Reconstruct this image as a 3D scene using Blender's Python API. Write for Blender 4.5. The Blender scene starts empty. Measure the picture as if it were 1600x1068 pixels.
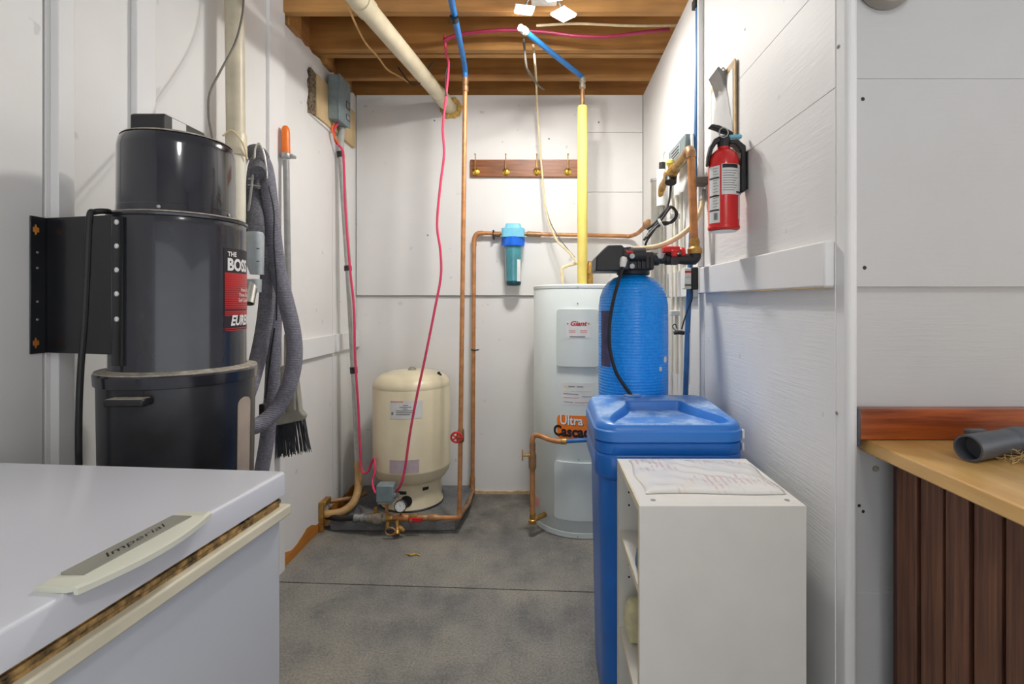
import bpy, bmesh, math, random
from mathutils import Vector, Matrix
PI = math.pi
R = math.radians
random.seed(7)
scene = bpy.context.scene
COL = scene.collection

# ------------------------------------------------------------------ camera
cam = bpy.data.cameras.new('camera')
cam_obj = bpy.data.objects.new('camera', cam)
COL.objects.link(cam_obj)
cam_obj.location = (0, 0, 1.16)
cam_obj.rotation_euler = (PI / 2, 0, 0)
cam.sensor_width = 36
cam.lens = 18.0
cam.shift_x = -50 / 1600
cam.shift_y = -63 / 1600
cam.clip_start = 0.02
scene.camera = cam_obj

# ------------------------------------------------------------------ world, light levels, exposure
world = bpy.data.worlds.new('world')
scene.world = world
world.use_nodes = True
bg = world.node_tree.nodes['Background']
bg.inputs[0].default_value = (0.93, 0.96, 1.0, 1)
bg.inputs[1].default_value = 1.15
ALCOVE_LED = 300.0          # emission of the three-panel work light in the alcove
ROOM_LAMP = 19.0           # emission of the dome lamp in the room in front
scene.view_settings.view_transform = 'Standard'
scene.view_settings.look = 'None'
scene.view_settings.exposure = 0.62
scene.view_settings.gamma = 1.0
scene.view_settings.use_curve_mapping = False

# ------------------------------------------------------------------ materials
def nmat(name):
    m = bpy.data.materials.new(name)
    m.use_nodes = True
    nt = m.node_tree
    return m, nt, nt.nodes['Principled BSDF']
def N(nt, t, **kw):
    n = nt.nodes.new(t)
    for k, v in kw.items():
        setattr(n, k, v)
    return n
def ramp(nt, stops):
    n = nt.nodes.new('ShaderNodeValToRGB')
    e = n.color_ramp.elements
    while len(e) < len(stops):
        e.new(0.5)
    for k, (p, c) in enumerate(stops):
        e[k].position = p
        e[k].color = (c[0], c[1], c[2], 1)
    return n
def coords(nt, scale=(1, 1, 1)):
    tc = N(nt, 'ShaderNodeTexCoord')
    mp = N(nt, 'ShaderNodeMapping')
    mp.inputs['Scale'].default_value = scale
    nt.links.new(tc.outputs['Object'], mp.inputs[0])
    return mp.outputs[0]
def noise(nt, vec, scale, detail=4, rough=0.55):
    n = N(nt, 'ShaderNodeTexNoise')
    n.inputs['Scale'].default_value = scale
    n.inputs['Detail'].default_value = detail
    n.inputs['Roughness'].default_value = rough
    nt.links.new(vec, n.inputs['Vector'])
    return n.outputs[0]
def bump(nt, b, height, strength, dist=0.002):
    n = N(nt, 'ShaderNodeBump')
    n.inputs['Strength'].default_value = strength
    n.inputs['Distance'].default_value = dist
    nt.links.new(height, n.inputs['Height'])
    nt.links.new(n.outputs[0], b.inputs['Normal'])
def mixc(nt, fac, a, b):
    n = N(nt, 'ShaderNodeMix', data_type='RGBA')
    if isinstance(fac, float): n.inputs[0].default_value = fac
    else: nt.links.new(fac, n.inputs[0])
    for i, s in ((6, a), (7, b)):
        if isinstance(s, tuple): n.inputs[i].default_value = (s[0], s[1], s[2], 1)
        else: nt.links.new(s, n.inputs[i])
    return n.outputs[2]
def srgb(r, g, b):
    f = lambda c: ((c / 255) / 12.92) if c <= 10 else (((c / 255) + 0.055) / 1.055) ** 2.4
    return (f(r), f(g), f(b))
def plain(name, c, rough=0.5, metal=0.0, var=0.08, scale=30, bmp=0.0, coat=0.0, spec=0.5):
    m, nt, b = nmat(name)
    v = coords(nt)
    nz = noise(nt, v, scale)
    d = tuple(max(0, x * (1 - var * 2)) for x in c)
    e = tuple(min(1, x * (1 + var)) for x in c)
    rp = ramp(nt, [(0.3, d), (0.7, e)])
    nt.links.new(nz, rp.inputs[0])
    nt.links.new(rp.outputs[0], b.inputs['Base Color'])
    b.inputs['Roughness'].default_value = rough
    b.inputs['Metallic'].default_value = metal
    b.inputs['Coat Weight'].default_value = coat
    b.inputs['Specular IOR Level'].default_value = spec
    if bmp: bump(nt, b, nz, bmp)
    return m
def painted(name, c, grain=(1, 1, 14), gs=9, bmp=0.25, specks=True, rough=0.55):
    """brushed white paint over rough plywood: fine grain relief and a few scuffs"""
    m, nt, b = nmat(name)
    v = coords(nt, grain)
    g = noise(nt, v, gs, 6, 0.65)
    v2 = coords(nt)
    big = noise(nt, v2, 2.2, 3)
    rp = ramp(nt, [(0.25, tuple(x * 0.90 for x in c)), (0.75, c)])
    nt.links.new(big, rp.inputs[0])
    col = rp.outputs[0]
    if specks:
        sp = noise(nt, v2, 17, 2, 0.4)
        r2 = ramp(nt, [(0.735, (0, 0, 0)), (0.76, (1, 1, 1))])
        nt.links.new(sp, r2.inputs[0])
        col = mixc(nt, r2.outputs[0], col, tuple(x * 0.78 for x in c))
    nt.links.new(col, b.inputs['Base Color'])
    b.inputs['Roughness'].default_value = rough
    patch = noise(nt, v2, 3.5, 2)
    r3 = ramp(nt, [(0.42, (0.15, 0.15, 0.15)), (0.62, (1, 1, 1))])
    nt.links.new(patch, r3.inputs[0])
    mu = N(nt, 'ShaderNodeMath', operation='MULTIPLY')
    nt.links.new(g, mu.inputs[0]); nt.links.new(r3.outputs[0], mu.inputs[1])
    bump(nt, b, mu.outputs[0], bmp, 0.004)
    return m
def wood(name, c1, c2, stretch=(1.2, 14, 14), scale=3.0, rough=0.5, bmp=0.15, coat=0.0):
    m, nt, b = nmat(name)
    v = coords(nt, stretch)
    g = noise(nt, v, scale, 7, 0.62)
    rp = ramp(nt, [(0.28, c1), (0.5, tuple((p + q) / 2 for p, q in zip(c1, c2))), (0.72, c2)])
    nt.links.new(g, rp.inputs[0])
    v2 = coords(nt)
    k = noise(nt, v2, 4.0, 2)
    r2 = ramp(nt, [(0.3, (0.72, 0.72, 0.72)), (0.65, (1, 1, 1))])
    nt.links.new(k, r2.inputs[0])
    mm = N(nt, 'ShaderNodeMix', data_type='RGBA', blend_type='MULTIPLY')
    mm.inputs[0].default_value = 1.0
    nt.links.new(rp.outputs[0], mm.inputs[6]); nt.links.new(r2.outputs[0], mm.inputs[7])
    nt.links.new(mm.outputs[2], b.inputs['Base Color'])
    b.inputs['Roughness'].default_value = rough
    b.inputs['Coat Weight'].default_value = coat
    bump(nt, b, g, bmp, 0.002)
    return m
def emit(name, c, s):
    m, nt, b = nmat(name)
    b.inputs['Base Color'].default_value = (*c, 1)
    b.inputs['Emission Color'].default_value = (*c, 1)
    b.inputs['Emission Strength'].default_value = s
    return m
def concrete(name, c1, c2, c3, stain=False):
    m, nt, b = nmat(name)
    v = coords(nt)
    n1 = noise(nt, v, 2.3, 8, 0.62)
    n2 = noise(nt, v, 130, 8, 0.8)
    n3 = noise(nt, v, 9, 9, 0.75)
    rp = ramp(nt, [(0.36, c1), (0.5, c2), (0.66, c3)])
    nt.links.new(n1, rp.inputs[0])
    r2 = ramp(nt, [(0.36, (0.5, 0.5, 0.5)), (0.62, (1.08, 1.08, 1.08))])
    nt.links.new(n2, r2.inputs[0])
    mm = N(nt, 'ShaderNodeMix', data_type='RGBA', blend_type='MULTIPLY')
    mm.inputs[0].default_value = 1.0
    nt.links.new(rp.outputs[0], mm.inputs[6]); nt.links.new(r2.outputs[0], mm.inputs[7])
    r3 = ramp(nt, [(0.36, (0.66, 0.67, 0.69)), (0.5, (1, 1, 1))])
    nt.links.new(n3, r3.inputs[0])
    m2 = N(nt, 'ShaderNodeMix', data_type='RGBA', blend_type='MULTIPLY')
    m2.inputs[0].default_value = 0.5
    nt.links.new(mm.outputs[2], m2.inputs[6]); nt.links.new(r3.outputs[0], m2.inputs[7])
    col = m2.outputs[2]
    if stain:
        # old damp marks along the slab; concrete also darker towards the back wall
        sx = N(nt, 'ShaderNodeSeparateXYZ'); nt.links.new(v, sx.inputs[0])
        def mr(src, a0, a1, b0, b1):
            q = N(nt, 'ShaderNodeMapRange'); q.inputs[1].default_value = a0; q.inputs[2].default_value = a1
            q.inputs[3].default_value = b0; q.inputs[4].default_value = b1; nt.links.new(src, q.inputs[0]); return q.outputs[0]
        def mul(p, q):
            k = N(nt, 'ShaderNodeMath', operation='MULTIPLY'); nt.links.new(p, k.inputs[0]); nt.links.new(q, k.inputs[1]); return k.outputs[0]
        n4 = noise(nt, v, 7, 7, 0.7)
        f = mul(mul(mr(sx.outputs[1], 2.40, 2.62, 0, 1), mr(sx.outputs[0], -0.05, -0.40, 0.25, 1)), mr(n4, 0.36, 0.60, 0.1, 1))
        g = mul(mr(sx.outputs[1], 2.66, 2.95, 0, 1), mr(n4, 0.3, 0.6, 0.3, 1))
        ad = N(nt, 'ShaderNodeMath', operation='MAXIMUM'); nt.links.new(f, ad.inputs[0]); nt.links.new(g, ad.inputs[1])
        sc_ = N(nt, 'ShaderNodeMath', operation='MULTIPLY'); nt.links.new(ad.outputs[0], sc_.inputs[0]); sc_.inputs[1].default_value = 0.75
        col = mixc(nt, sc_.outputs[0], col, srgb(66, 64, 60))
        fl = noise(nt, v, 46, 2, 0.5)
        r5 = ramp(nt, [(0.775, (0, 0, 0)), (0.79, (1, 1, 1))]); nt.links.new(fl, r5.inputs[0])
        col = mixc(nt, r5.outputs[0], col, srgb(196, 190, 176))
    nt.links.new(col, b.inputs['Base Color'])
    b.inputs['Roughness'].default_value = 0.75
    bump(nt, b, n2, 0.25, 0.003)
    return m
def dusty(name, c, dust, rough=0.4, lo=0.45, hi=0.62):
    """plastic with settled pale dust on its up-facing skin, in blotches"""
    m, nt, b = nmat(name)
    v = coords(nt)
    nz = noise(nt, v, 14, 6, 0.65)
    geo = N(nt, 'ShaderNodeNewGeometry')
    sx = N(nt, 'ShaderNodeSeparateXYZ')
    nt.links.new(geo.outputs['Normal'], sx.inputs[0])
    r1 = ramp(nt, [(0.72, (0, 0, 0)), (0.98, (1, 1, 1))])
    nt.links.new(sx.outputs[2], r1.inputs[0])
    r2 = ramp(nt, [(lo, (0.2, 0.2, 0.2)), (hi, (1, 1, 1))])
    nt.links.new(nz, r2.inputs[0])
    mu = N(nt, 'ShaderNodeMath', operation='MULTIPLY')
    nt.links.new(r1.outputs[0], mu.inputs[0]); nt.links.new(r2.outputs[0], mu.inputs[1])
    nt.links.new(mixc(nt, mu.outputs[0], c, dust), b.inputs['Base Color'])
    b.inputs['Roughness'].default_value = rough
    bump(nt, b, nz, 0.05)
    return m
def banded(name, c1, c2, axis, freq, rough=0.6, bmp=0.5, dist=0.004):
    """fine ribs across one axis (ribbed hose, wound fibre)"""
    m, nt, b = nmat(name)
    v = coords(nt)
    w = N(nt, 'ShaderNodeTexWave', wave_type='BANDS', bands_direction=axis)
    w.inputs['Scale'].default_value = freq
    w.inputs['Distortion'].default_value = 1.2
    w.inputs['Detail'].default_value = 2
    nt.links.new(v, w.inputs['Vector'])
    nz = noise(nt, v, 120, 3)
    rp = ramp(nt, [(0.2, c1), (0.8, c2)])
    nt.links.new(nz, rp.inputs[0])
    nt.links.new(rp.outputs[0], b.inputs['Base Color'])
    b.inputs['Roughness'].default_value = rough
    bump(nt, b, w.outputs[0], bmp, dist)
    return m
def glassy(name, c, rough=0.15, trans=0.7, alpha=1.0):
    m, nt, b = nmat(name)
    b.inputs['Base Color'].default_value = (*c, 1)
    b.inputs['Roughness'].default_value = rough
    b.inputs['Transmission Weight'].default_value = trans
    b.inputs['Alpha'].default_value = alpha
    b.inputs['IOR'].default_value = 1.3
    return m

M = {}
M['wall'] = painted('painted_plywood', (0.80, 0.79, 0.775), (1, 1, 9), 10, 0.35)
M['wall_smooth'] = painted('painted_board', (0.80, 0.79, 0.775), (1, 14, 2), 8, 0.10)
M['wall_back'] = painted('painted_back_wall', (0.80, 0.79, 0.775), (1, 1, 3), 5, 0.12)
M['wall_rough'] = painted('painted_rough_plywood', (0.82, 0.82, 0.815), (1, 1.6, 34), 5, 0.5)
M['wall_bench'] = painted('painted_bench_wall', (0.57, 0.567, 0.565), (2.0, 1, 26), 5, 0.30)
M['trim_white'] = painted('white_trim_paint', (0.82, 0.815, 0.81), (1, 1, 2), 12, 0.12, specks=False, rough=0.65)
M['floor'] = concrete('stained_concrete', srgb(124, 123, 121), srgb(148, 145, 138), srgb(166, 160, 148), True)
M['pad'] = concrete('grey_slab', srgb(96, 99, 103), srgb(122, 124, 126), srgb(138, 136, 130))
M['joist'] = wood('yellow_pine', srgb(150, 98, 44), srgb(200, 148, 82), (0.7, 9, 9), 2.0, 0.6, 0.15)
M['rim'] = wood('rim_pine', srgb(120, 76, 38), srgb(176, 124, 70), (12, 0.8, 12), 2.6, 0.6, 0.15)
M['ply_raw'] = wood('raw_plywood', srgb(190, 160, 118), srgb(222, 196, 150), (12, 3, 1.5), 2.5, 0.7, 0.1)
M['orange_wood'] = wood('bare_orange_wood', srgb(176, 104, 28), srgb(226, 150, 62), (10, 1, 10), 3, 0.6, 0.2)
M['copper'] = plain('copper', srgb(202, 142, 92), 0.48, 0.45, 0.16, 22)
M['copper_dull'] = plain('dull_copper', srgb(176, 134, 96), 0.5, 0.6, 0.2, 18)
M['brass'] = plain('brass', srgb(190, 150, 84), 0.4, 0.75, 0.2, 40)
M['gold'] = plain('polished_brass', srgb(232, 190, 80), 0.25, 0.9, 0.05, 40)
M['solder'] = plain('solder', srgb(176, 168, 150), 0.5, 0.6, 0.15, 60)
M['clip_steel'] = plain('dull_clip_steel', srgb(132, 132, 132), 0.4, 0.6, 0.1, 20)
M['steel'] = plain('stainless', srgb(196, 194, 186), 0.28, 0.9, 0.06, 20)
M['zinc'] = plain('zinc', srgb(170, 172, 172), 0.4, 0.7, 0.1, 40)
M['black'] = plain('black_plastic', srgb(34, 34, 36), 0.45, 0, 0.15, 20)
M['black_metal'] = plain('black_paint', srgb(24, 25, 30), 0.30, 0, 0.25, 5, coat=0.3)
M['vac'] = plain('vacuum_shell', srgb(38, 40, 49), 0.22, 0, 0.2, 4, coat=0.4)
M['vac_top'] = plain('glossy_shell', srgb(22, 25, 38), 0.16, 0, 0.2, 4, coat=0.7)
M['vac_can'] = plain('scuffed_can', srgb(40, 42, 48), 0.30, 0, 0.35, 6, coat=0.15)
M['dust'] = plain('grey_dust', srgb(168, 160, 146), 0.9, 0, 0.2, 60)
M['window'] = plain('fogged_plastic', srgb(176, 160, 146), 0.35, 0, 0.12, 8)
M['hose'] = banded('ribbed_hose', srgb(98, 97, 108), srgb(138, 136, 148), 'Z', 55, 0.75, 0.6, 0.003)
M['sleeve'] = banded('knit_sleeve', srgb(70, 70, 78), srgb(120, 120, 126), 'Z', 70, 0.9, 0.6, 0.003)
M['grey_plastic'] = plain('grey_plastic', srgb(168, 176, 180), 0.45, 0, 0.06)
M['grey_pole'] = plain('grey_pole', srgb(150, 150, 150), 0.35, 0.3, 0.08)
M['orange'] = plain('orange_plastic', srgb(238, 118, 32), 0.35, 0, 0.05)
M['taupe'] = plain('taupe_plastic', srgb(146, 142, 132), 0.5, 0, 0.08)
M['bristle'] = plain('dark_bristle', srgb(58, 60, 66), 0.7, 0, 0.2)
M['pvc_old'] = plain('aged_pvc', srgb(206, 196, 172), 0.4, 0, 0.14, 7)
M['pvc'] = plain('white_pvc', srgb(226, 220, 202), 0.4, 0, 0.06, 7)
M['drain'] = plain('stained_drain_pvc', srgb(220, 208, 178), 0.4, 0, 0.10, 6)
M['torn'] = plain('torn_insulation', srgb(120, 104, 84), 0.9, 0, 0.5, 70, bmp=0.8)
M['white'] = plain('white_plastic', srgb(232, 232, 228), 0.4, 0, 0.03)
M['wire'] = plain('white_wire', srgb(214, 212, 204), 0.4, 0.2, 0.05)
M['cable_grey'] = plain('grey_cable', srgb(110, 106, 98), 0.6, 0, 0.1)
M['cable_black'] = plain('black_cable', srgb(26, 26, 28), 0.5, 0, 0.1)
M['cable_red'] = plain('red_cable', srgb(216, 58, 98), 0.45, 0, 0.08)
M['cable_wine'] = plain('wine_tube', srgb(150, 36, 70), 0.45, 0, 0.08)
M['cable_cream'] = plain('cream_cable', srgb(226, 208, 168), 0.5, 0, 0.08)
M['twine'] = plain('tan_twine', srgb(214, 170, 106), 0.8, 0, 0.12, 80)
M['box_grey'] = plain('grey_enamel', srgb(126, 142, 146), 0.4, 0.1, 0.08)
M['conduit'] = plain('grey_conduit', srgb(176, 178, 172), 0.45, 0, 0.08)
M['poly'] = plain('tan_poly_pipe', srgb(190, 150, 96), 0.5, 0, 0.15, 20)
M['tape'] = plain('black_tape', srgb(36, 36, 36), 0.45)
M['tank_cream'] = plain('cream_enamel', srgb(224, 212, 180), 0.32, 0, 0.04, 5, coat=0.2)
M['paper'] = plain('paper_label', srgb(224, 224, 222), 0.6, 0, 0.03)
M['lilac'] = plain('faded_label', srgb(188, 172, 178), 0.6, 0, 0.06)
M['red'] = plain('red_enamel', srgb(214, 26, 28), 0.25, 0, 0.05, 6, coat=0.3)
M['red_plastic'] = plain('red_plastic', srgb(206, 34, 34), 0.4, 0, 0.08)
M['red_ink'] = plain('red_ink', srgb(190, 40, 56), 0.6, 0, 0.05)
M['pink_ink'] = plain('faded_red_ink', srgb(222, 160, 156), 0.6, 0, 0.05)
M['grey_ink'] = plain('grey_ink', srgb(128, 128, 130), 0.6, 0, 0.05)
M['black_ink'] = plain('black_ink', srgb(32, 26, 34), 0.6, 0, 0.05)
M['white_ink'] = plain('white_ink', srgb(236, 232, 230), 0.5, 0, 0.02)
M['label_red'] = plain('label_red', srgb(196, 34, 36), 0.35, 0, 0.05)
M['label_orange'] = plain('label_orange', srgb(244, 126, 26), 0.45, 0, 0.03)
M['heater'] = plain('heater_enamel', srgb(216, 224, 222), 0.35, 0, 0.03, 4, coat=0.2)
M['pex'] = plain('blue_pex', srgb(36, 118, 190), 0.4, 0, 0.08)
M['foam'] = plain('yellow_foam', srgb(238, 216, 116), 0.75, 0, 0.05, 12)
M['spray_foam'] = plain('spray_foam', srgb(206, 168, 92), 0.85, 0, 0.2, 40, bmp=0.6)
M['filter_cap'] = plain('pale_blue_cap', srgb(120, 196, 222), 0.4, 0, 0.05)
M['filter_ring'] = plain('blue_ring', srgb(20, 110, 226), 0.3, 0, 0.08, coat=0.3)
M['filter_bowl'] = plain('teal_bowl', srgb(72, 148, 160), 0.2, 0, 0.12, 9, coat=0.5)
M['filter_base'] = plain('dark_teal', srgb(24, 70, 80), 0.3)
M['rack_wood'] = wood('stained_oak', srgb(98, 52, 20), srgb(176, 104, 50), (1.2, 14, 14), 5, 0.4, 0.15, 0.2)
M['resin'] = banded('wound_blue_fibreglass', srgb(0, 128, 236), srgb(28, 164, 255), 'Z', 30, 0.25, 0.35, 0.003)
M['purple'] = plain('faded_purple_label', srgb(74, 70, 110), 0.6, 0, 0.2, 30)
M['brine'] = dusty('blue_polyethylene', srgb(48, 122, 208), srgb(176, 205, 240), 0.32)
M['brine_body'] = plain('blue_tank', srgb(30, 110, 200), 0.3, 0, 0.08, 5)
M['melamine'] = plain('cream_melamine', srgb(230, 227, 220), 0.4, 0, 0.03, 6)
M['melamine_edge'] = plain('cream_edge_band', srgb(226, 216, 190), 0.45, 0, 0.06, 20)
M['bag'] = plain('white_poly_bag', srgb(230, 228, 226), 0.3, 0, 0.03, 20)
M['clear_bag'] = glassy('clear_bag', (0.92, 0.92, 0.92), 0.22, 0.55, 0.6)
M['yellow_soft'] = plain('pale_yellow', srgb(228, 222, 176), 0.4, 0, 0.12, 20)
M['blue_soft'] = plain('pale_blue_cloth', srgb(104, 138, 168), 0.8, 0, 0.15, 30)
M['freezer'] = plain('freezer_enamel', srgb(216, 217, 224), 0.30, 0, 0.015, 3, coat=0.2)
M['freezer_body'] = plain('freezer_cabinet', srgb(206, 210, 218), 0.35, 0, 0.015, 3, coat=0.1)
M['cream'] = plain('aged_cream_plastic', srgb(226, 218, 194), 0.45, 0, 0.06, 8)
M['gasket'] = plain('mouldy_gasket', srgb(170, 136, 84), 0.8, 0, 0.5, 70, bmp=0.5)
M['inlay'] = plain('grey_inlay', srgb(160, 158, 146), 0.4, 0.2, 0.05)
M['handle_cream'] = plain('pale_cream_plastic', srgb(214, 214, 198), 0.4, 0, 0.03, 8)
M['counter'] = wood('varnished_maple', srgb(206, 150, 78), srgb(238, 198, 126), (8, 1.0, 8), 2.5, 0.38, 0.05, 0.3)
M['splash'] = wood('dark_varnished_oak', srgb(104, 38, 12), srgb(206, 104, 40), (1.0, 12, 14), 4, 0.38, 0.15, 0.3)
M['plank'] = wood('dark_stained_plank', srgb(62, 33, 22), srgb(140, 92, 66), (34, 34, 1.2), 3.0, 0.55, 0.25)
M['plank_edge'] = wood('dark_red_plank', srgb(38, 14, 8), srgb(80, 34, 18), (14, 14, 1.0), 3.5, 0.5, 0.25)
M['tool'] = plain('dark_grey_tube', srgb(84, 88, 96), 0.4, 0, 0.12, 14)
M['lint'] = plain('tan_lint', srgb(196, 168, 116), 0.9, 0, 0.2, 60)
M['strip_blue'] = plain('blue_strip', srgb(52, 106, 160), 0.45, 0, 0.15, 14)
M['clipboard'] = wood('hardboard', srgb(196, 160, 108), srgb(226, 196, 150), (1, 6, 6), 6, 0.6, 0.1)
M['dome'] = plain('grey_dome', srgb(150, 146, 140), 0.5, 0, 0.03, 6)
M['led'] = emit('led_panel', (1.0, 0.97, 0.92), ALCOVE_LED)
M['lamp'] = emit('lamp_dome', (1.0, 0.98, 0.95), ROOM_LAMP)
M['purple_ink'] = plain('dim_stripe', srgb(70, 22, 26), 0.4, 0, 0.1)

# ------------------------------------------------------------------ mesh helpers
def catmull(pts, sub=8, closed=False):
    pts = [Vector(p) for p in pts]
    n = len(pts)
    if n < 3: return pts
    out = []
    rng = n if closed else n - 1
    for i in range(rng):
        p1, p2 = pts[i], pts[(i + 1) % n]
        p0 = pts[i - 1] if (i > 0 or closed) else p1 * 2 - p2
        p3 = pts[(i + 2) % n] if (i + 2 < n or closed) else p2 * 2 - p1
        for k in range(sub):
            t = k / sub
            out.append(0.5 * ((2 * p1) + (p2 - p0) * t + (2 * p0 - 5 * p1 + 4 * p2 - p3) * t * t + (3 * p1 - p0 - 3 * p2 + p3) * t ** 3))
    if not closed: out.append(pts[-1])
    return out
class MB:
    def __init__(s): s.v = []; s.f = []
    def add(s, vs, fs):
        o = len(s.v)
        s.v += [Vector(p) for p in vs]
        s.f += [tuple(i + o for i in q) for q in fs]
        return s
    def box(s, x0, x1, y0, y1, z0, z1, m=None):
        vs = [Vector((x, y, z)) for z in (z0, z1) for y in (y0, y1) for x in (x0, x1)]
        if m: vs = [m @ p for p in vs]
        return s.add(vs, [(0, 2, 3, 1), (4, 5, 7, 6), (0, 1, 5, 4), (2, 6, 7, 3), (0, 4, 6, 2), (1, 3, 7, 5)])
    def ring_loft(s, rings, cap0=True, cap1=True, closed=False):
        n = len(rings[0]); vs = [p for r in rings for p in r]; fs = []
        k = len(rings)
        for i in range(k if closed else k - 1):
            j = (i + 1) % k
            for a in range(n):
                b = (a + 1) % n
                fs.append((i * n + a, i * n + b, j * n + b, j * n + a))
        if not closed:
            if cap0: fs.append(tuple(range(n))[::-1])
            if cap1: fs.append(tuple((k - 1) * n + a for a in range(n)))
        return s.add(vs, fs)
    def lathe(s, prof, c=(0, 0, 0), n=40, m=None, cap0=True, cap1=True):
        c = Vector(c); rings = []
        for r, z in prof:
            r = max(r, 1e-5)
            ring = [Vector((r * math.cos(2 * PI * k / n), r * math.sin(2 * PI * k / n), z)) for k in range(n)]
            rings.append([(m @ p) if m else p + c for p in ring])
        return s.ring_loft(rings, cap0, cap1)
    def cyl(s, p0, p1, r0, r1=None, n=20):
        r1 = r0 if r1 is None else r1
        return s.tube([p0, p1], [r0, r1], n, smooth=False)
    def axial(s, p0, p1, prof, n=24):
        """lathe along p0->p1, prof = (radius, distance)"""
        p0, p1 = Vector(p0), Vector(p1)
        q = Vector((0, 0, 1)).rotation_difference((p1 - p0).normalized())
        m = Matrix.Translation(p0) @ q.to_matrix().to_4x4()
        return s.lathe(prof, n=n, m=m)
    def tube(s, pts, r, n=12, smooth=True, sub=8, closed=False):
        if smooth: P = catmull(pts, sub, closed)
        else: P = [Vector(p) for p in pts]
        k = len(P)
        if isinstance(r, (list, tuple)):
            rr = []
            for i in range(k):
                t = i / max(1, k - 1) * (len(r) - 1); a = min(int(t), len(r) - 2); rr.append(r[a] + (r[a + 1] - r[a]) * (t - a))
        else: rr = [r] * k
        rings = []; T0 = None; U = None
        for i in range(k):
            if closed: T = (P[(i + 1) % k] - P[i - 1]).normalized()
            else: T = (P[min(i + 1, k - 1)] - P[max(i - 1, 0)]).normalized()
            if U is None:
                U = T.cross(Vector((0, 0, 1)))
                if U.length < 1e-3: U = Vector((1, 0, 0))
                U.normalize()
            else:
                U = U - T * U.dot(T)
                U.normalize()
            V = T.cross(U)
            rings.append([P[i] + (U * math.cos(2 * PI * a / n) + V * math.sin(2 * PI * a / n)) * rr[i] for a in range(n)])
        return s.ring_loft(rings, closed=closed)
    def prism(s, poly, axis, d0, d1):
        def pt(a, b, d):
            return Vector((d, a, b)) if axis == 'X' else Vector((a, d, b)) if axis == 'Y' else Vector((a, b, d))
        return s.ring_loft([[pt(a, b, d0) for a, b in poly], [pt(a, b, d1) for a, b in poly]])
    def ball(s, c, r, n=16, sq=(1, 1, 1)):
        prof = [(math.sin(PI * i / n), -math.cos(PI * i / n)) for i in range(n + 1)]
        m = Matrix.Translation(Vector(c)) @ Matrix.Diagonal((r * sq[0], r * sq[1], r * sq[2], 1))
        return s.lathe(prof, n=n * 2, m=m)
    def rrect(s, secs, seg=6):
        """loft of rounded rectangles: (z, x0, x1, y0, y1, r)"""
        rings = []
        for z, x0, x1, y0, y1, r in secs:
            ring = []
            for cx, cy, a0 in ((x1 - r, y1 - r, 0), (x0 + r, y1 - r, 90), (x0 + r, y0 + r, 180), (x1 - r, y0 + r, 270)):
                for k in range(seg + 1):
                    a = R(a0 + 90 * k / seg)
                    ring.append(Vector((cx + r * math.cos(a), cy + r * math.sin(a), z)))
            rings.append(ring)
        return s.ring_loft(rings)
    def wrap(s, c, rad, a0, a1, z0, z1, th=0.0012, n=16):
        """curved plate on an upright cylinder; angles in degrees from -Y towards +X"""
        rings = []
        for k in range(n + 1):
            a = R(a0 + (a1 - a0) * k / n); d = Vector((math.sin(a), -math.cos(a), 0)); C = Vector((c[0], c[1], 0))
            rings.append([C + d * (rad - 0.001) + Vector((0, 0, z0)), C + d * (rad + th) + Vector((0, 0, z0)),
                          C + d * (rad + th) + Vector((0, 0, z1)), C + d * (rad - 0.001) + Vector((0, 0, z1))])
        return s.ring_loft(rings)
    def xf(s, m, start=0):
        for i in range(start, len(s.v)): s.v[i] = m @ s.v[i]
        return s
    def build(s, name, mat, parent=None, bevel=0.0, angle=35, local=False, label=None, smooth=True, seg=2, kind=None):
        me = bpy.data.meshes.new(name)
        vs = s.v
        o = bpy.data.objects.new(name, me)
        if parent is not None and not local:
            inv = root_matrix(parent).inverted()
            vs = [inv @ p for p in vs]
        me.from_pydata([tuple(p) for p in vs], [], s.f)
        bm = bmesh.new(); bm.from_mesh(me)
        bmesh.ops.recalc_face_normals(bm, faces=bm.faces)
        bm.to_mesh(me); bm.free()
        me.materials.append(M[mat] if isinstance(mat, str) else mat)
        if smooth:
            me.polygons.foreach_set('use_smooth', [True] * len(me.polygons))
            me.set_sharp_from_angle(angle=R(angle))
        COL.objects.link(o)
        if parent is not None: o.parent = parent
        if bevel:
            b = o.modifiers.new('bevel', 'BEVEL'); b.width = bevel; b.segments = seg; b.limit_method = 'ANGLE'; b.angle_limit = R(40)
        if label: o['label'] = label
        if kind: o['kind'] = kind
        return o
MATS = {}
def root_matrix(o):
    while o.parent is not None: o = o.parent
    return MATS.get(o.name, Matrix.Identity(4))
def thing(name, label, cat, loc=(0, 0, 0), rz=0.0, group=None):
    o = bpy.data.objects.new(name, None)
    o.empty_display_size = 0.05
    COL.objects.link(o)
    o.location = loc; o.rotation_euler = (0, 0, rz)
    MATS[o.name] = Matrix.Translation(Vector(loc)) @ Matrix.Rotation(rz, 4, 'Z')
    o['label'] = label; o['category'] = cat
    if group: o['group'] = group
    return o
def solo(mb, name, mat, label, cat, group=None, bevel=0.0, angle=35, smooth=True):
    """a thing that is one mesh: origin at its base"""
    lo = Vector((sum(p.x for p in mb.v) / len(mb.v), sum(p.y for p in mb.v) / len(mb.v), min(p.z for p in mb.v)))
    mb.v = [p - lo for p in mb.v]
    o = mb.build(name, mat, None, bevel, angle, smooth=smooth)
    o.location = lo
    o['label'] = label; o['category'] = cat
    if group: o['group'] = group
    return o
def struct(mb, name, mat, parent=None, bevel=0.0, label=None, smooth=True):
    o = mb.build(name, mat, parent, bevel, smooth=smooth)
    if parent is None:
        o['kind'] = 'structure'
    if label: o['label'] = label
    return o
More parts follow.
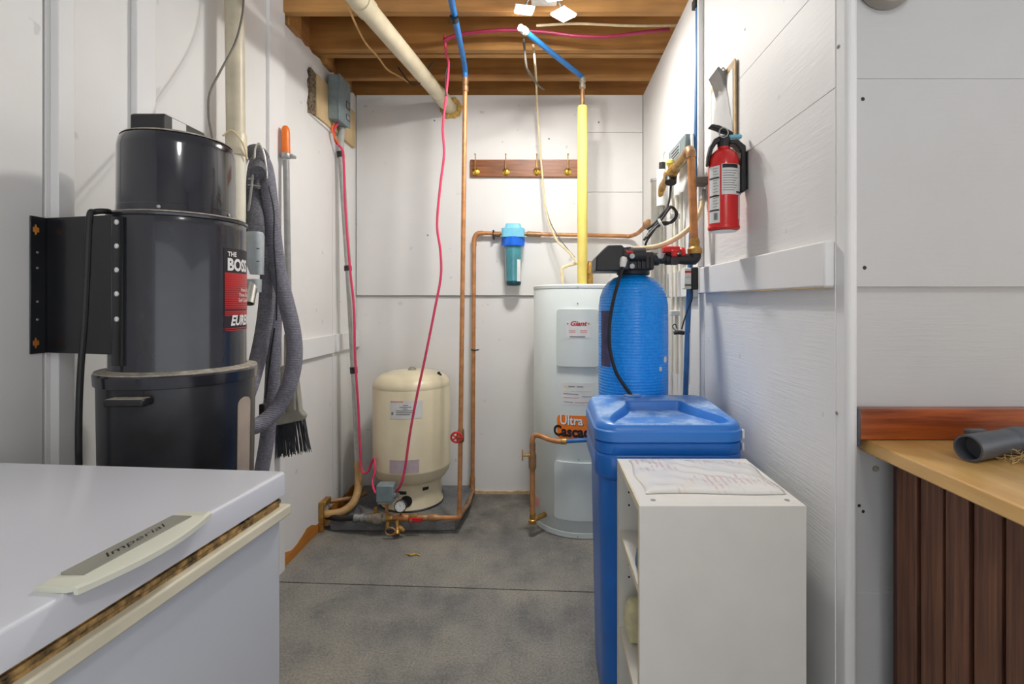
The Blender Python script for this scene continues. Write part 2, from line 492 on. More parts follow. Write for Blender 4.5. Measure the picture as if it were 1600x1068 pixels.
def lettering(txt, size, bold=0.0, shear=0.0, align='LEFT', space=1.0):
    """flat text mesh in the XY plane: list of (verts), faces"""
    cu = bpy.data.curves.new('lettering', 'FONT')
    cu.body = txt; cu.size = size; cu.offset = bold; cu.shear = shear; cu.align_x = align; cu.space_character = space
    cu.resolution_u = 3
    ob = bpy.data.objects.new('lettering', cu)
    COL.objects.link(ob)
    dg = bpy.context.evaluated_depsgraph_get(); dg.update()
    me = bpy.data.meshes.new_from_object(ob.evaluated_get(dg))
    vs = [v.co.copy() for v in me.vertices]; fs = [tuple(p.vertices) for p in me.polygons]
    bpy.data.objects.remove(ob); bpy.data.curves.remove(cu); bpy.data.meshes.remove(me)
    return vs, fs
def text_on_cyl(mb, txt, size, c, rad, a0, z, bold=0.0, shear=0.0, sx=1.0):
    vs, fs = lettering(txt, size, bold, shear)
    out = []
    for p in vs:
        a = R(a0) + p.x * sx / rad
        out.append(Vector((c[0] + rad * math.sin(a), c[1] - rad * math.cos(a), z + p.y)))
    mb.add(out, fs)
def text_flat(mb, txt, size, origin, u, v, bold=0.0, shear=0.0, align='LEFT'):
    vs, fs = lettering(txt, size, bold, shear, align)
    o, u, v = Vector(origin), Vector(u), Vector(v)
    mb.add([o + u * p.x + v * p.y for p in vs], fs)
def screw_heads(name, mat, parent, pts, normal, r=0.004, h=0.003):
    for p in pts:
        p = Vector(p); nrm = Vector(normal).normalized()
        MB().axial(p, p + nrm, [(r, 0), (r, h * 0.6), (r * 0.5, h)], 10).build(name, mat, parent)

# ================================================================== the setting
XL, XR, YB, ZC = -1.135, 0.597, 3.10, 2.404
floor = struct(MB().box(-1.4, 3.0, -1.8, 3.3, -0.08, -0.010), 'floor', 'floor', label='dark stained concrete floor with a saw-cut joint')
struct(MB().prism([(-1.4, -1.8), (3.0, -1.8), (3.0, 1.884), (-1.4, 2.136)], 'Z', -0.01, 0.0), 'slab', 'floor', floor, 0.002)
struct(MB().prism([(-1.4, 2.142), (3.0, 1.89), (3.0, 3.3), (-1.4, 3.3)], 'Z', -0.01, 0.0), 'slab', 'floor', floor, 0.002)

ceiling = struct(MB().box(-1.35, 0.9, 1.8, 3.3, 2.64, 2.66), 'ceiling', 'joist', label='open ceiling of yellow pine joists under a wooden subfloor')
for y0 in (2.199, 2.532, 2.583, 2.854):
    struct(MB().box(-1.30, 0.80, y0, y0 + 0.037, ZC, 2.64), 'joist', 'joist', ceiling, 0.002)
struct(MB().box(-1.35, 0.80, 3.10, 3.14, ZC - 0.002, 2.64), 'rim_joist', 'joist', ceiling)
struct(MB().box(-1.195, -1.158, 1.85, 3.10, 2.36, 2.64), 'rim_joist', 'rim', ceiling)
for y0, y1 in ((2.236, 2.532), (2.62, 2.854), (2.891, 3.10)):
    struct(MB().box(-1.158, -1.115, y0, y0 + 0.12 * (y1 - y0) / 0.3, ZC - 0.03, 2.64), 'blocking', 'joist', ceiling, 0.002)
struct(MB().box(-1.35, 3.0, -1.8, 1.85, ZC, 2.44), 'ceiling_board', 'trim_white', ceiling)

def ragged(y0, y1, top, amp, z0=0.0, n=14):
    pts = [(y0, z0), (y1, z0)]
    for k in range(n + 1):
        y = y1 + (y0 - y1) * k / n
        pts.append((y, top + random.uniform(-amp, amp * 0.4)))
    return pts
wall_left = struct(MB().box(-1.26, -1.157, -1.8, 3.14, 0, 2.38), 'wall_left', 'wall_smooth', label='white painted board wall with upright battens')
struct(MB().box(-1.157, XL, -1.8, 1.160, 0, 2.404), 'panel', 'wall_smooth', wall_left, 0.002)
struct(MB().box(-1.157, XL, 1.166, 2.198, 0, 2.62), 'panel', 'wall_smooth', wall_left, 0.002)
struct(MB().prism(ragged(2.200, 2.746, 2.392, 0.016, 0.045), 'X', -1.157, XL), 'panel', 'wall_smooth', wall_left)
struct(MB().prism(ragged(2.750, 3.098, 2.398, 0.010, 0.060), 'X', -1.157, XL), 'panel', 'wall_smooth', wall_left)
trims = [0]
def trim(mb, mat='trim_white', bevel=0.002, label=None):
    trims[0] += 1
    return struct(mb, 'trim_%d' % trims[0], mat, None, bevel, label)
trim(MB().box(XL, -1.115, 1.176, 1.217, 0, ZC), label='narrow white batten on the left wall beside the black steel bracket')
trim(MB().box(XL, -1.117, 1.405, 1.475, 0, ZC), label='white batten on the left wall behind the black vacuum canister')
trim(MB().box(XL, -1.120, 2.09, 2.215, 0, 2.46), label='wide white batten on the left wall between pipe and orange broom grip')
trim(MB().box(XL, -1.116, 2.22, 2.735, 0.888, 0.984), label='low white ledge board on the left wall beside the hose')
trim(MB().box(XL, -1.116, 2.762, 3.097, 0.888, 0.984), label='short white ledge board on the left wall near the back corner')
# bare orange foot of the left wall, torn along its upper edge
pts = [(1.9, -0.0), (3.097, -0.0)]
for k in range(25):
    y = 3.097 - (3.097 - 1.9) * k / 24
    pts.append((y, 0.058 + 0.016 * math.sin(k * 1.1) + random.uniform(-0.006, 0.006)))
trim(MB().prism(pts, 'X', -1.150, -1.1335), 'orange_wood', 0, label='bare orange wooden foot of the left wall with a torn paint edge')

wall_back = struct(MB().box(-1.20, 0.75, YB + 0.012, 3.16, 0, ZC), 'wall_back', 'wall_back', label='white painted board wall at the back of the alcove')
struct(MB().box(XL, 0.60, YB, YB + 0.012, 0.004, 1.192), 'panel', 'wall_back', wall_back)
struct(MB().box(XL + 0.004, 0.243, YB - 0.016, YB + 0.012, 1.197, ZC), 'panel', 'wall_back', wall_back, 0.002)
for z0, z1 in ((1.197, 1.818), (1.820, 2.178), (2.180, ZC)):
    struct(MB().box(0.2445, 0.594, YB - 0.016, YB + 0.012, z0, z1), 'panel', 'wall_back', wall_back, 0.001)
pts = [(-0.42, 0.0), (0.02, 0.0)]
for k in range(13):
    pts.append((0.02 - 0.44 * k / 12, 0.014 + random.uniform(-0.006, 0.008)))
trim(MB().prism(pts, 'Y', YB - 0.012, YB), 'ply_raw', 0, label='thin crumbling strip along the foot of the back wall')

wall_right = struct(MB().box(XR + 0.018, 0.75, 1.045, 3.14, 0, ZC), 'wall_right', 'wall', label='white painted plywood wall on the right of the alcove')
struct(MB().box(XR, XR + 0.018, 1.05, 1.905, 0.0, 1.19), 'panel', 'wall_rough', wall_right, 0.001)
for z0, z1 in ((1.19, 1.5978), (1.5990, 1.8388), (1.8400, ZC)):
    struct(MB().box(XR, XR + 0.018, 1.05, 1.905, z0, z1), 'panel', 'wall', wall_right, 0.0006)
struct(MB().box(XR, XR + 0.018, 1.910, 3.10, 0.0, 1.19), 'panel', 'wall_rough', wall_right, 0.001)
struct(MB().box(XR, XR + 0.018, 1.910, 3.10, 1.192, ZC), 'panel', 'wall', wall_right, 0.001)
trim(MB().box(XR - 0.022, XR, 1.050, 1.895, 1.190, 1.285), 'trim_white', 0.004, label='long white ledge board on the right wall under the fire extinguisher')
trim(MB().box(XR - 0.022, XR, 1.985, 2.40, 1.178, 1.292), 'trim_white', 0.004, label='short white ledge board on the right wall behind the blue tank')
trim(MB().box(0.5985, 0.598 + 0.0245, 1.012, 1.058, 0, ZC), 'trim_white', 0.009, label='white rounded corner post at the end of the right wall')
trim(MB().box(0.577, 0.597, 1.915, 1.930, 1.29, ZC), 'trim_white', 0.003, label='thin white upright strip on the right wall beside the clipboard')

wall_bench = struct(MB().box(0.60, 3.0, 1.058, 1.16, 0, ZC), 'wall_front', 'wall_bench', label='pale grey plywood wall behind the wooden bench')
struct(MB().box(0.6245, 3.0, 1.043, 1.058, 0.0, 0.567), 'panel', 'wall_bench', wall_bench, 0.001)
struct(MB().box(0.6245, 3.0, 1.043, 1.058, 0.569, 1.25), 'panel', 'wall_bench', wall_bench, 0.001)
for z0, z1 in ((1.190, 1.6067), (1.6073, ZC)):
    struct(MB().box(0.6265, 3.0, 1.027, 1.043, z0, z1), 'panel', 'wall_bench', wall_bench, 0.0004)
for p in ((0.681, 1.0425, 0.846), (0.675, 1.0425, 0.820)):
    MB().axial(p, (p[0], p[1] - 1, p[2]), [(0.0062, 0), (0.0062, 0.002), (0.004, 0.0035)], 14).build('nail_head', 'dust', wall_bench)
for p in ((0.642, 1.0425, 0.745), (0.650, 1.0425, 0.733)):
    MB().axial(p, (p[0], p[1] - 1, p[2]), [(0.0035, 0), (0.002, 0.0012)], 8).build('nail_hole', 'black', wall_bench)
for a in ((0.6395, 1.566), (0.643, 1.228)):
    MB().axial((a[0], 1.0268, a[1]), (a[0], 0, a[1]), [(0.0042, 0), (0.002, 0.0012)], 8).build('nail_hole', 'black', wall_bench)
for p in ((0.5970, 1.6583, 1.6223), (0.5970, 1.5210, 1.9680), (0.5970, 1.0405, 1.6777), (0.5970, 1.0451, 0.9327)):
    MB().axial(p, (p[0] - 1, p[1], p[2]), [(0.0042, 0), (0.002, 0.0010)], 8).build('nail_hole', 'grey_ink', wall_right)
for p in ((-0.66, 2.25), (0.33, 2.24), (0.03, 2.14), (-0.29, 1.93), (-0.70, 1.56)):
    MB().axial((p[0], YB - 0.0158, p[1]), (p[0], 0, p[1]), [(0.006, 0), (0.003, 0.0012)], 8).build('nail_hole', 'grey_ink', wall_back)

struct(MB().box(-1.26, 3.1, -1.9, -1.8, 1.55, 2.44), 'light_block_rear', 'wall_smooth', label='added white panel behind the camera that blocks high light')  # unseen header, added to keep high world light off the joist faces
struct(MB().box(3.0, 3.1, -1.9, 1.16, 1.55, 2.44), 'light_block_side', 'wall_smooth', label='added white panel beyond the bench that blocks high light')  # second unseen header, added to cut high world light from the right

trim(MB().box(XR - 0.0215, XR, 1.052, 1.62, 1.1885, 1.1902), 'ply_raw', 0, label='bare tan underside of the long ledge board on the right wall')

# ================================================================== lamps
t = thing('work_light', 'small three-panel work light glowing below the ceiling joists', 'light', (0.0, 2.16, 2.33))
MB().box(-0.055, 0.055, 2.15, 2.199, 2.425, 2.53).build('mount_box', 'white', t, 0.006)
MB().axial((0.01, 2.15, 2.450), (0.01, 2.085, 2.440), [(0.03, 0), (0.034, 0.03), (0.026, 0.066)], 24).build('hub', 'white', t)
def led_panel(c, u, w, hw, hh):
    c, u, w = Vector(c), Vector(u).normalized(), Vector(w)
    w = (w - u * w.dot(u)).normalized()
    n = u.cross(w)
    if n.z > 0: n = -n
    m = Matrix((( *u, 0), (*w, 0), (*(-n), 0), (0, 0, 0, 1))).transposed(); m.translation = c
    h = MB().box(-hw - .006, hw + .006, -hh - .006, hh + .006, 0.001, 0.012, m).build('panel_frame', 'white', t, 0.002)
    MB().box(-hw, hw, -hh, hh, -0.002, 0.002, m).build('led_face', 'led', h)
led_panel((-0.083, 2.12, 2.362), (1, 0.15, -0.05), (0.25, -1, -0.25), 0.034, 0.036)
led_panel((0.083, 2.155, 2.362), (1, 1, 0.02), (1, -1, -0.05), 0.034, 0.034)
led_panel((0.043, 2.035, 2.375), (1, -0.2, 0.03), (0.2, 1, 0.1), 0.034, 0.036)
MB().tube([(0, 2.09, 2.44), (-0.05, 2.11, 2.425), (-0.083, 2.12, 2.373)], 0.004, 8).build('arm', 'cable_grey', t)
MB().tube([(0, 2.09, 2.44), (0.05, 2.13, 2.425), (0.083, 2.155, 2.373)], 0.004, 8).build('arm', 'cable_grey', t)
MB().tube([(0, 2.09, 2.44), (0.02, 2.06, 2.43), (0.043, 2.035, 2.385)], 0.006, 8).build('arm', 'cable_grey', t)
t = thing('ceiling_lamp', 'round dome lamp on the ceiling of the front room', 'light', (0.45, -0.55, 2.25))
MB().lathe([(0.17, 2.404), (0.175, 2.39), (0.165, 2.375)], (0.45, -0.55, 0), 32).build('lamp_base', 'white', t)
MB().lathe([(0.158, 2.378), (0.150, 2.335), (0.11, 2.30), (0.05, 2.285), (0.0, 2.282)], (0.45, -0.55, 0), 32).build('lamp_dome', 'lamp', t)

# ================================================================== chest freezer (front left)
FR = thing('chest_freezer', 'white chest freezer with a cream handle and dirty lid gasket', 'freezer', (-0.4417, 0.879, 0), R(-5))
MB().rrect([(0.02, -0.55, -0.006, -1.10, -0.003, 0.012), (0.796, -0.55, -0.006, -1.10, -0.003, 0.012)], 3).build('cabinet', 'freezer_body', FR, local=True)
MB().box(-0.52, -0.03, -1.06, -0.03, 0.0, 0.02).build('plinth', 'black', FR, local=True)
MB().box(-0.552, 0.006, -1.102, 0.004, 0.7945, 0.8125).build('cabinet_trim', 'cream', FR, 0.003, local=True, label='aged cream plastic rim strip')
g = MB()
for k in range(3):
    g.box(-0.545 + 0.004 * k, -0.006 + 0.0025 * (k == 1), -1.09, -0.010, 0.8120 + 0.0068 * k, 0.8120 + 0.0068 * (k + 1) - 0.0004)
g.build('lid_gasket', 'gasket', FR, 0.0015, local=True, label='brown mouldy rubber gasket')
MB().rrect([(0.8315, -0.552, 0.0, -1.102, 0.0, 0.008), (0.8655, -0.552, 0.0, -1.102, 0.0, 0.008), (0.8688, -0.551, -0.0014, -1.101, -0.0014, 0.008),
            (0.870, -0.548, -0.0045, -1.098, -0.0045, 0.008)], 4).build('lid', 'freezer', FR, local=True, angle=50)
# handle: flat plate with a bowed front lip
h = thing  # noqa
def bow(t): return 0.004 + 0.022 * math.sin(PI * (0.12 + 0.80 * t))
y0, y1 = -0.372, -0.188
top = []; rings = []
for k in range(21):
    t_ = k / 20; y = y0 + (y1 - y0) * t_
    xf = bow(t_); xb = -0.036
    rings.append([Vector((xb, y, 0.8695)), Vector((xb + 0.002, y, 0.8755)), Vector((xf - 0.004, y, 0.8775)), Vector((xf, y, 0.8755)), Vector((xf + 0.0005, y, 0.8695)),
                  Vector((xf - 0.004, y, 0.8695)), Vector((xf - 0.005, y, 0.8725)), Vector((0.0, y, 0.8705))])
hd = MB().ring_loft(rings)
hd = hd.build('lid_handle', 'handle_cream', FR, local=True, angle=30)
inl = MB().prism([(-0.031, -0.350), (-0.0045, -0.350), (-0.0045, -0.206), (-0.031, -0.206)], 'Z', 0.8755, 0.8782)
inl.build('inlay', 'inlay', hd, local=True)
tx = MB()
text_flat(tx, 'Imperial', 0.0150, (-0.0125, -0.318, 0.8784), (0, 1, 0), (-1, 0, 0), 0.0, 0.45)
tx.xf(Matrix.Translation((0, -0.318, 0)) @ Matrix.Diagonal((1, 1.65, 1, 1)) @ Matrix.Translation((0, 0.318, 0)))
tx.build('lettering', 'black_ink', hd, local=True, smooth=False)

# ================================================================== central vacuum canister
VC = (-0.886, 1.25)
VK = 0.81
V = thing('central_vacuum', 'tall black central vacuum canister with a red and black label', 'vacuum', (VC[0], VC[1], 0.56))
c3 = (VC[0], VC[1], 0)
MB().lathe([(0.1215, 0.5600), (0.1482, 0.5650), (0.1515, 0.5750), (0.1563, 0.8000), (0.1588, 0.9850)], c3, 64).build('dust_can', 'vac_can', V)
rim = MB().lathe([(0.1588, 0.9700), (0.1636, 0.9720), (0.1652, 0.9950), (0.1620, 1.0000), (0.1555, 1.0005), (0.1458, 1.0000)], c3, 64).build('can_rim', 'vac', V)
MB().lathe([(0.1628, 0.9993), (0.1620, 1.0018), (0.1507, 1.0022), (0.1393, 1.0060)], c3, 64, cap0=False, cap1=False).build('dust_ring', 'dust', rim, label='grey dust settled on the rim')
MB().lathe([(0.1393, 0.9980), (0.1381, 1.0100), (0.1377, 1.3350), (0.1381, 1.3510), (0.1345, 1.3570)], c3, 64).build('body', 'vac', V)
lip = MB().lathe([(0.1381, 1.3490), (0.1413, 1.3510), (0.1417, 1.3560), (0.1377, 1.3600), (0.1199, 1.3620)], c3, 64).build('lip', 'vac', V)
MB().lathe([(0.1401, 1.3585), (0.1345, 1.3622), (0.1199, 1.3635)], c3, 64, cap0=False, cap1=False).build('dust_ring', 'dust', lip)
tc = (VC[0] - 0.006, VC[1], 0)
mc = MB().lathe([(0.1195, 1.3590), (0.1195, 1.3800), (0.1187, 1.3810), (0.1183, 1.5190), (0.1158, 1.5360), (0.1085, 1.5470), (0.0972, 1.5500)], tc, 64).build('motor_cover', 'vac_top', V)
MB().lathe([(0.1126, 1.5445), (0.1085, 1.5485), (0.1013, 1.5510), (0.0405, 1.5515), (0.0000, 1.5515)], tc, 48, cap0=False).build('dust_skin', 'dust', mc)
for a in (18, 92):
    d = Vector((math.sin(R(a)), -math.cos(R(a)), 0)); p = Vector(tc) + d * 0.1192 + Vector((0, 0, 1.371))
    MB().axial(p, p + d, [(0.004, 0), (0.004, 0.002), (0.002, 0.003)], 10).build('screw', 'zinc', mc)
# exhaust box on top, cut away behind
ex = MB().prism([(1.160, 1.546), (1.160, 1.584), (1.166, 1.588), (1.300, 1.588), (1.305, 1.580), (1.305, 1.546)], 'X', -0.938, -0.862)
ex = ex.build('exhaust_box', 'black', V, 0.003)
MB().prism([(1.186, 1.552), (1.186, 1.585), (1.232, 1.585), (1.232, 1.552)], 'X', -0.8625, -0.8610).build('sticker', 'paper', ex)
p = (-0.862, 1.275, 1.556)
MB().axial(p, (0, 1.275, 1.556), [(0.006, 0), (0.006, 0.004), (0.003, 0.007)], 12).build('toggle', 'white', ex)
# steel wall bracket: foot on the wall, web, flange on the body
br = MB().box(-1.134, -1.131, 1.128, 1.168, 1.044, 1.350)
br.prism([(-1.131, 1.166), (-1.131, 1.163), (-0.947, 1.121), (-0.946, 1.124)], 'Z', 1.044, 1.350)
brk = br.build('bracket', 'black_metal', V, 0.001, label='black steel wall bracket')
MB().wrap(VC, 0.1389, -26, -11, 1.020, 1.345, 0.003, 8).build('bracket_flange', 'black_metal', V)
for z in (1.333, 1.281, 1.229, 1.177, 1.122):
    d = Vector((math.sin(R(-18)), -math.cos(R(-18)), 0)); p = Vector(c3) + d * 0.1412 + Vector((0, 0, z))
    MB().axial(p, p + d, [(0.0055, 0), (0.0055, 0.003), (0.003, 0.0045)], 12).build('bolt', 'white', V)
for z in (1.320, 1.068):
    MB().prism([(1.139, z - 0.012), (1.142, z - 0.005), (1.146, z - 0.005), (1.146, z + 0.005), (1.142, z + 0.005), (1.139, z + 0.012),
                (1.136, z + 0.005), (1.133, z + 0.005), (1.133, z - 0.005), (1.136, z - 0.005)], 'X', -1.1312, -1.1300).build('keyhole', 'orange_wood', brk)
for z in (1.27, 1.235, 1.16, 1.12):
    MB().axial((-1.131, 1.143, z), (0, 1.143, z), [(0.003, 0), (0.002, 0.002)], 8).build('rivet', 'zinc', brk)
# label
lb = MB().wrap(VC, 0.1379, 72, 134, 1.090, 1.288, 0.0008, 24).build('label', 'black_ink', V, label='red and black brand label')
MB().wrap(VC, 0.1385, 72.6, 133, 1.142, 1.229, 0.0008, 24).build('red_field', 'label_red', lb)
st = MB()
for k in range(11):
    z = 1.138 - 0.0046 * k
    hgt = 0.0034 * (1 - k * 0.05)
    if 1.100 < z < 1.127: continue
    st.wrap(VC, 0.1385, 72.6, 133, z - hgt, z, 0.0006, 16)
st.build('stripe', 'label_red', lb, kind='stuff')
st = MB()
for k in range(16):
    z = 1.224 - 0.0052 * k
    st.wrap(VC, 0.1391, 72.6, 133, z - 0.0004 - 0.0001 * k, z, 0.0004, 16)
st.build('fine_stripe', 'purple_ink', lb, kind='stuff')
tx = MB(); text_on_cyl(tx, 'THE', 0.0155, VC, 0.1399, 75.5, 1.2685, 0.0004); tx.build('lettering', 'white_ink', lb, smooth=False)
tx = MB(); text_on_cyl(tx, 'BOSS', 0.0395, VC, 0.1399, 75.0, 1.2355, 0.0016, sx=0.90); tx.build('lettering', 'white_ink', lb, smooth=False)
tx = MB(); text_on_cyl(tx, 'EUREKA', 0.0335, VC, 0.1399, 79, 1.1035, 0.0012, 0.25, sx=0.85); tx.build('lettering', 'white_ink', lb, smooth=False)
tx = MB(); text_on_cyl(tx, '  Heavy Duty', 0.0125, VC, 0.1399, 92, 1.1850, 0.0001); tx.build('lettering', 'white_ink', lb, smooth=False)
tx = MB(); text_on_cyl(tx, 'Three Step Motor', 0.0125, VC, 0.1399, 91, 1.1725, 0.0001); tx.build('lettering', 'white_ink', lb, smooth=False)
tx = MB(); text_on_cyl(tx, 'Self Cleaning Filter', 0.0125, VC, 0.1399, 90.5, 1.1600, 0.0001); tx.build('lettering', 'white_ink', lb, smooth=False)
# pull handle on the can, sight window
d = Vector((math.sin(R(3)), -math.cos(R(3)), 0)); sd = Vector((math.cos(R(3)), math.sin(R(3)), 0))
hm = Matrix((( *sd, 0), (*d, 0), (0, 0, 1, 0), (0, 0, 0, 1))).transposed(); hm.translation = Vector(c3) + d * 0.153
hh = MB().box(-0.040, 0.040, 0.0, 0.034, 0.940, 0.956, hm)
hh.build('can_handle', 'black', V, 0.004)
MB().box(-0.037, 0.037, 0.004, 0.031, 0.9555, 0.9568, hm).build('handle_dust', 'dust', V, 0.001)
wl = MB()
for k in range(9):
    pass
rings = []
for k in range(15):
    a = R(88.0 + 8.5 * math.sin(PI * (k / 14 - 0.5)))
    zt = 0.912 + 0.017 * math.cos(PI * (k / 14 - 0.5))
    dd = Vector((math.sin(a), -math.cos(a), 0))
    def rr(z): return (0.1875 + (z - 0.575) / 0.41 * 0.0085) * 0.81
    rings.append([Vector(c3) + dd * (rr(0.60) - 0.001) + Vector((0, 0, 0.60)), Vector(c3) + dd * (rr(0.60) + 0.0025) + Vector((0, 0, 0.60)),
                  Vector(c3) + dd * (rr(zt) + 0.0025) + Vector((0, 0, zt)), Vector(c3) + dd * (rr(zt) - 0.001) + Vector((0, 0, zt))])
wl.ring_loft(rings)
wl.build('sight_window', 'window', V, label='fogged sight window strip')
MB().tube([(-0.985, 1.165, 1.362), (-0.9576, 1.1200, 1.3574), (-0.9653, 1.1000, 1.3525), (-0.9674, 1.0900, 1.3385), (-0.9728, 1.0900, 1.2295), (-0.9783, 1.0900, 1.1205), (-0.9865, 1.0900, 1.0115), (-0.9905, 1.0900, 0.9025), (-0.9892, 1.0900, 0.7662), (-0.9810, 1.0900, 0.5755)],
          0.0062, 10).build('power_cord', 'cable_black', V)
# can latch seam
MB().wrap(VC, 0.1586, 10.5, 11.3, 0.935, 0.970, 0.0012, 3).build('can_seam', 'black_metal', V)

# ------------------------------------------------------------------ uptake pipe behind the canister
t = thing('vacuum_pipe', 'aged cream plastic pipe running up the left wall behind the canister', 'pipe', (-1.06, 1.765, 0.3))
MB().cyl((-1.062, 1.765, 1.72), (-1.070, 1.765, 2.404), 0.0295, n=24).build('upper_pipe', 'pvc_old', t)
MB().axial((-1.060, 1.765, 1.66), (-1.061, 1.765, 1.74), [(0.0285, 0), (0.033, 0.004), (0.033, 0.072), (0.030, 0.08)], 24).build('coupling', 'pvc_old', t)
MB().cyl((-1.052, 1.765, 0.3), (-1.060, 1.765, 1.67), 0.0275, n=24).build('lower_pipe', 'pvc', t)
for z, s in ((1.70, 1), (1.40, 1)):
    MB().tube([(-1.085, 1.73, z + .02), (-1.05, 1.722, z + 0.035), (-1.025, 1.74, z), (-1.022, 1.765, z - 0.05)], 0.003, 8).build('cable_tie', 'cable_cream', t)
solo(MB().tube([(-1.0200, 1.7399, 2.2278), (-1.0200, 1.7325, 2.1367), (-1.0200, 1.6929, 2.0192), (-1.0200, 1.6158, 1.8891), (-1.0100, 1.5479, 1.7908), (-0.9800, 1.4962, 1.7042), (-0.9300, 1.4335, 1.6241), (-0.9000, 1.3953, 1.5769)], 0.0032, 8),
     'thin_cable', 'cable_grey', 'thin grey cable curving down the wall beside the cream plastic pipe', 'cable')

# ------------------------------------------------------------------ hose on a wire hook
t = thing('hose_hook', 'white bent wire hook on the left wall holding the vacuum hose', 'hook', (-1.12, 1.98, 1.55))
MB().tube([(-1.0626, 1.8400, 1.5786), (-1.0005, 1.8400, 1.5786), (-0.9982, 1.8400, 1.6407), (-1.0074, 1.8400, 1.6959), (-1.0235, 1.8400, 1.7281), (-1.0373, 1.8400, 1.7097), (-1.0396, 1.8400, 1.6683), (-1.0396, 1.8400, 1.6269)], 0.0032, 8, sub=6).build('front_loop', 'wire', t)
MB().tube([(-1.0005, 1.8400, 1.5786), (-1.06, 1.95, 1.585), (-1.134, 2.02, 1.585)], 0.0032, 8).build('arm', 'wire', t)
MB().tube([(-1.0603, 1.8400, 1.5786), (-1.09, 1.90, 1.585), (-1.134, 1.94, 1.585)], 0.0032, 8).build('arm', 'wire', t)
MB().tube([(-1.0626, 1.8400, 1.6016), (-1.0396, 1.8400, 1.6016)], 0.003, 8, smooth=False).build('cross_wire', 'wire', t)

HS = thing('vacuum_hose', 'grey ribbed vacuum hose looped over the wire hook', 'hose', (-0.98, 1.85, 0.3))
hr = 0.027
MB().tube([(-1.0735, 1.9000, 1.4949), (-1.0759, 1.9000, 1.5661), (-1.0711, 1.9000, 1.6421), (-1.0513, 1.8900, 1.6821), (-1.0215, 1.8700, 1.6579), (-1.0021, 1.8600, 1.5808), (-0.9905, 1.8600, 1.4646), (-0.9765, 1.8600, 1.3483), (-0.9626, 1.8600, 1.2553),
           (-0.9296, 1.8500, 1.1507), (-0.9016, 1.8400, 1.0473), (-0.8921, 1.8300, 0.9564), (-0.9005, 1.8100, 0.8681), (-0.9308, 1.7900, 0.7908), (-0.9625, 1.7500, 0.7466), (-0.9881, 1.7000, 0.7435), (-1.0126, 1.6600, 0.7782), (-1.0354, 1.6500, 0.8527),
           (-1.0333, 1.6600, 0.9338)], hr, 14, sub=10).build('hose_strand', 'hose', HS)
MB().tube([(-1.0567, 1.9300, 1.5725), (-1.0440, 1.9200, 1.4264), (-1.0236, 1.9000, 1.2811), (-1.0199, 1.8800, 1.1388), (-1.0276, 1.8600, 1.0112), (-1.0158, 1.7900, 0.9049), (-0.9988, 1.7000, 0.8221), (-1.0168, 1.6600, 0.7574), (-1.0455, 1.6400, 0.6905)], hr, 14, sub=10).build('hose_strand', 'hose', HS)
MB().tube([(-1.0108, 1.9300, 1.2348), (-1.0157, 1.9300, 1.0900), (-1.0152, 1.9200, 0.9464), (-1.0224, 1.9200, 0.8024), (-1.0368, 1.9200, 0.6584), (-1.0608, 1.9200, 0.5144), (-1.0896, 1.9200, 0.3704), (-1.0992, 1.9200, 0.1304)], hr * 0.95, 14, sub=10).build('hose_strand', 'hose', HS)
MB().tube([(-1.1188, 1.9500, 1.7231), (-1.0800, 1.9200, 1.7240), (-1.0363, 1.8800, 1.6887), (-1.0235, 1.8400, 1.6407), (-1.0057, 1.8000, 1.6122)], 0.026, 14).build('hose_end', 'sleeve', HS)
sl = MB().tube([(-1.0532, 1.8600, 1.5576), (-1.0340, 1.8300, 1.4825), (-1.0148, 1.8000, 1.4187), (-1.0091, 1.7900, 1.3905)], [0.028, 0.028, 0.029, 0.027], 16)
sl.build('knit_sleeve', 'sleeve', HS)
gr = MB().rrect([(-0.135, -0.012, 0.024, -0.018, 0.020, 0.010), (-0.09, -0.026, 0.026, -0.026, 0.022, 0.016), (0.0, -0.028, 0.028, -0.026, 0.022, 0.018), (0.012, -0.024, 0.024, -0.022, 0.018, 0.016)])
gr.xf(Matrix.Translation((-1.0035, 1.7800, 1.3892)))
gr = gr.build('hose_grip', 'grey_plastic', HS, label='pale grey plastic grip')
for z in (388, 408):
    q = Vector((-0.9789, 1.7520, 1.3418)); q.z = 1.16 - (z - 471) * 1.752 / 800
    MB().box(q.x - 0.004, q.x + 0.004, q.y - 0.002, q.y + 0.003, q.z - 0.0012, q.z + 0.0012).build('grip_slot', 'black', gr)
cf = MB().rrect([(-0.045, -0.022, 0.020, -0.022, 0.02, 0.012), (0.0, -0.026, 0.022, -0.024, 0.02, 0.012)])
cf.xf(Matrix.Translation((-1.0051, 1.7750, 1.2377)))
cf.build('grip_collar', 'grey_plastic', HS)
e0, e1 = Vector((-1.0045, 1.7700, 1.2286)), Vector((-0.9969, 1.7300, 1.1535))
L = (e1 - e0).length
MB().axial(e0, e1, [(0.0165, 0), (0.0165, L), (0.0145, L), (0.0140, L - 0.03), (0.0001, L - 0.03)], 20).build('chrome_tip', 'steel', HS, label='short chrome tube end')
MB().tube([(-1.0283, 1.8000, 1.6212), (-1.0215, 1.8000, 1.6302), (-1.0305, 1.8000, 1.5448), (-1.0395, 1.8000, 1.4772)], 0.0045, 8).build('hose_wire', 'grey_pole', HS)
MB().tube([(-0.9675, 1.8000, 1.5673), (-0.9495, 1.8000, 1.4772), (-0.9495, 1.8000, 1.3647), (-0.9405, 1.8000, 1.2297), (-0.9405, 1.8000, 1.0947)], 0.0028, 8).build('side_wire', 'cable_black', HS)
bk = MB().tube([(-0.9893, 1.8800, 1.0636), (-1.0028, 1.8700, 0.9286), (-1.0114, 1.8600, 0.8089)], 0.003, 8)
bk.build('hose_cord', 'cable_black', HS)
q = (-1.0124, 1.8450, 0.7702)
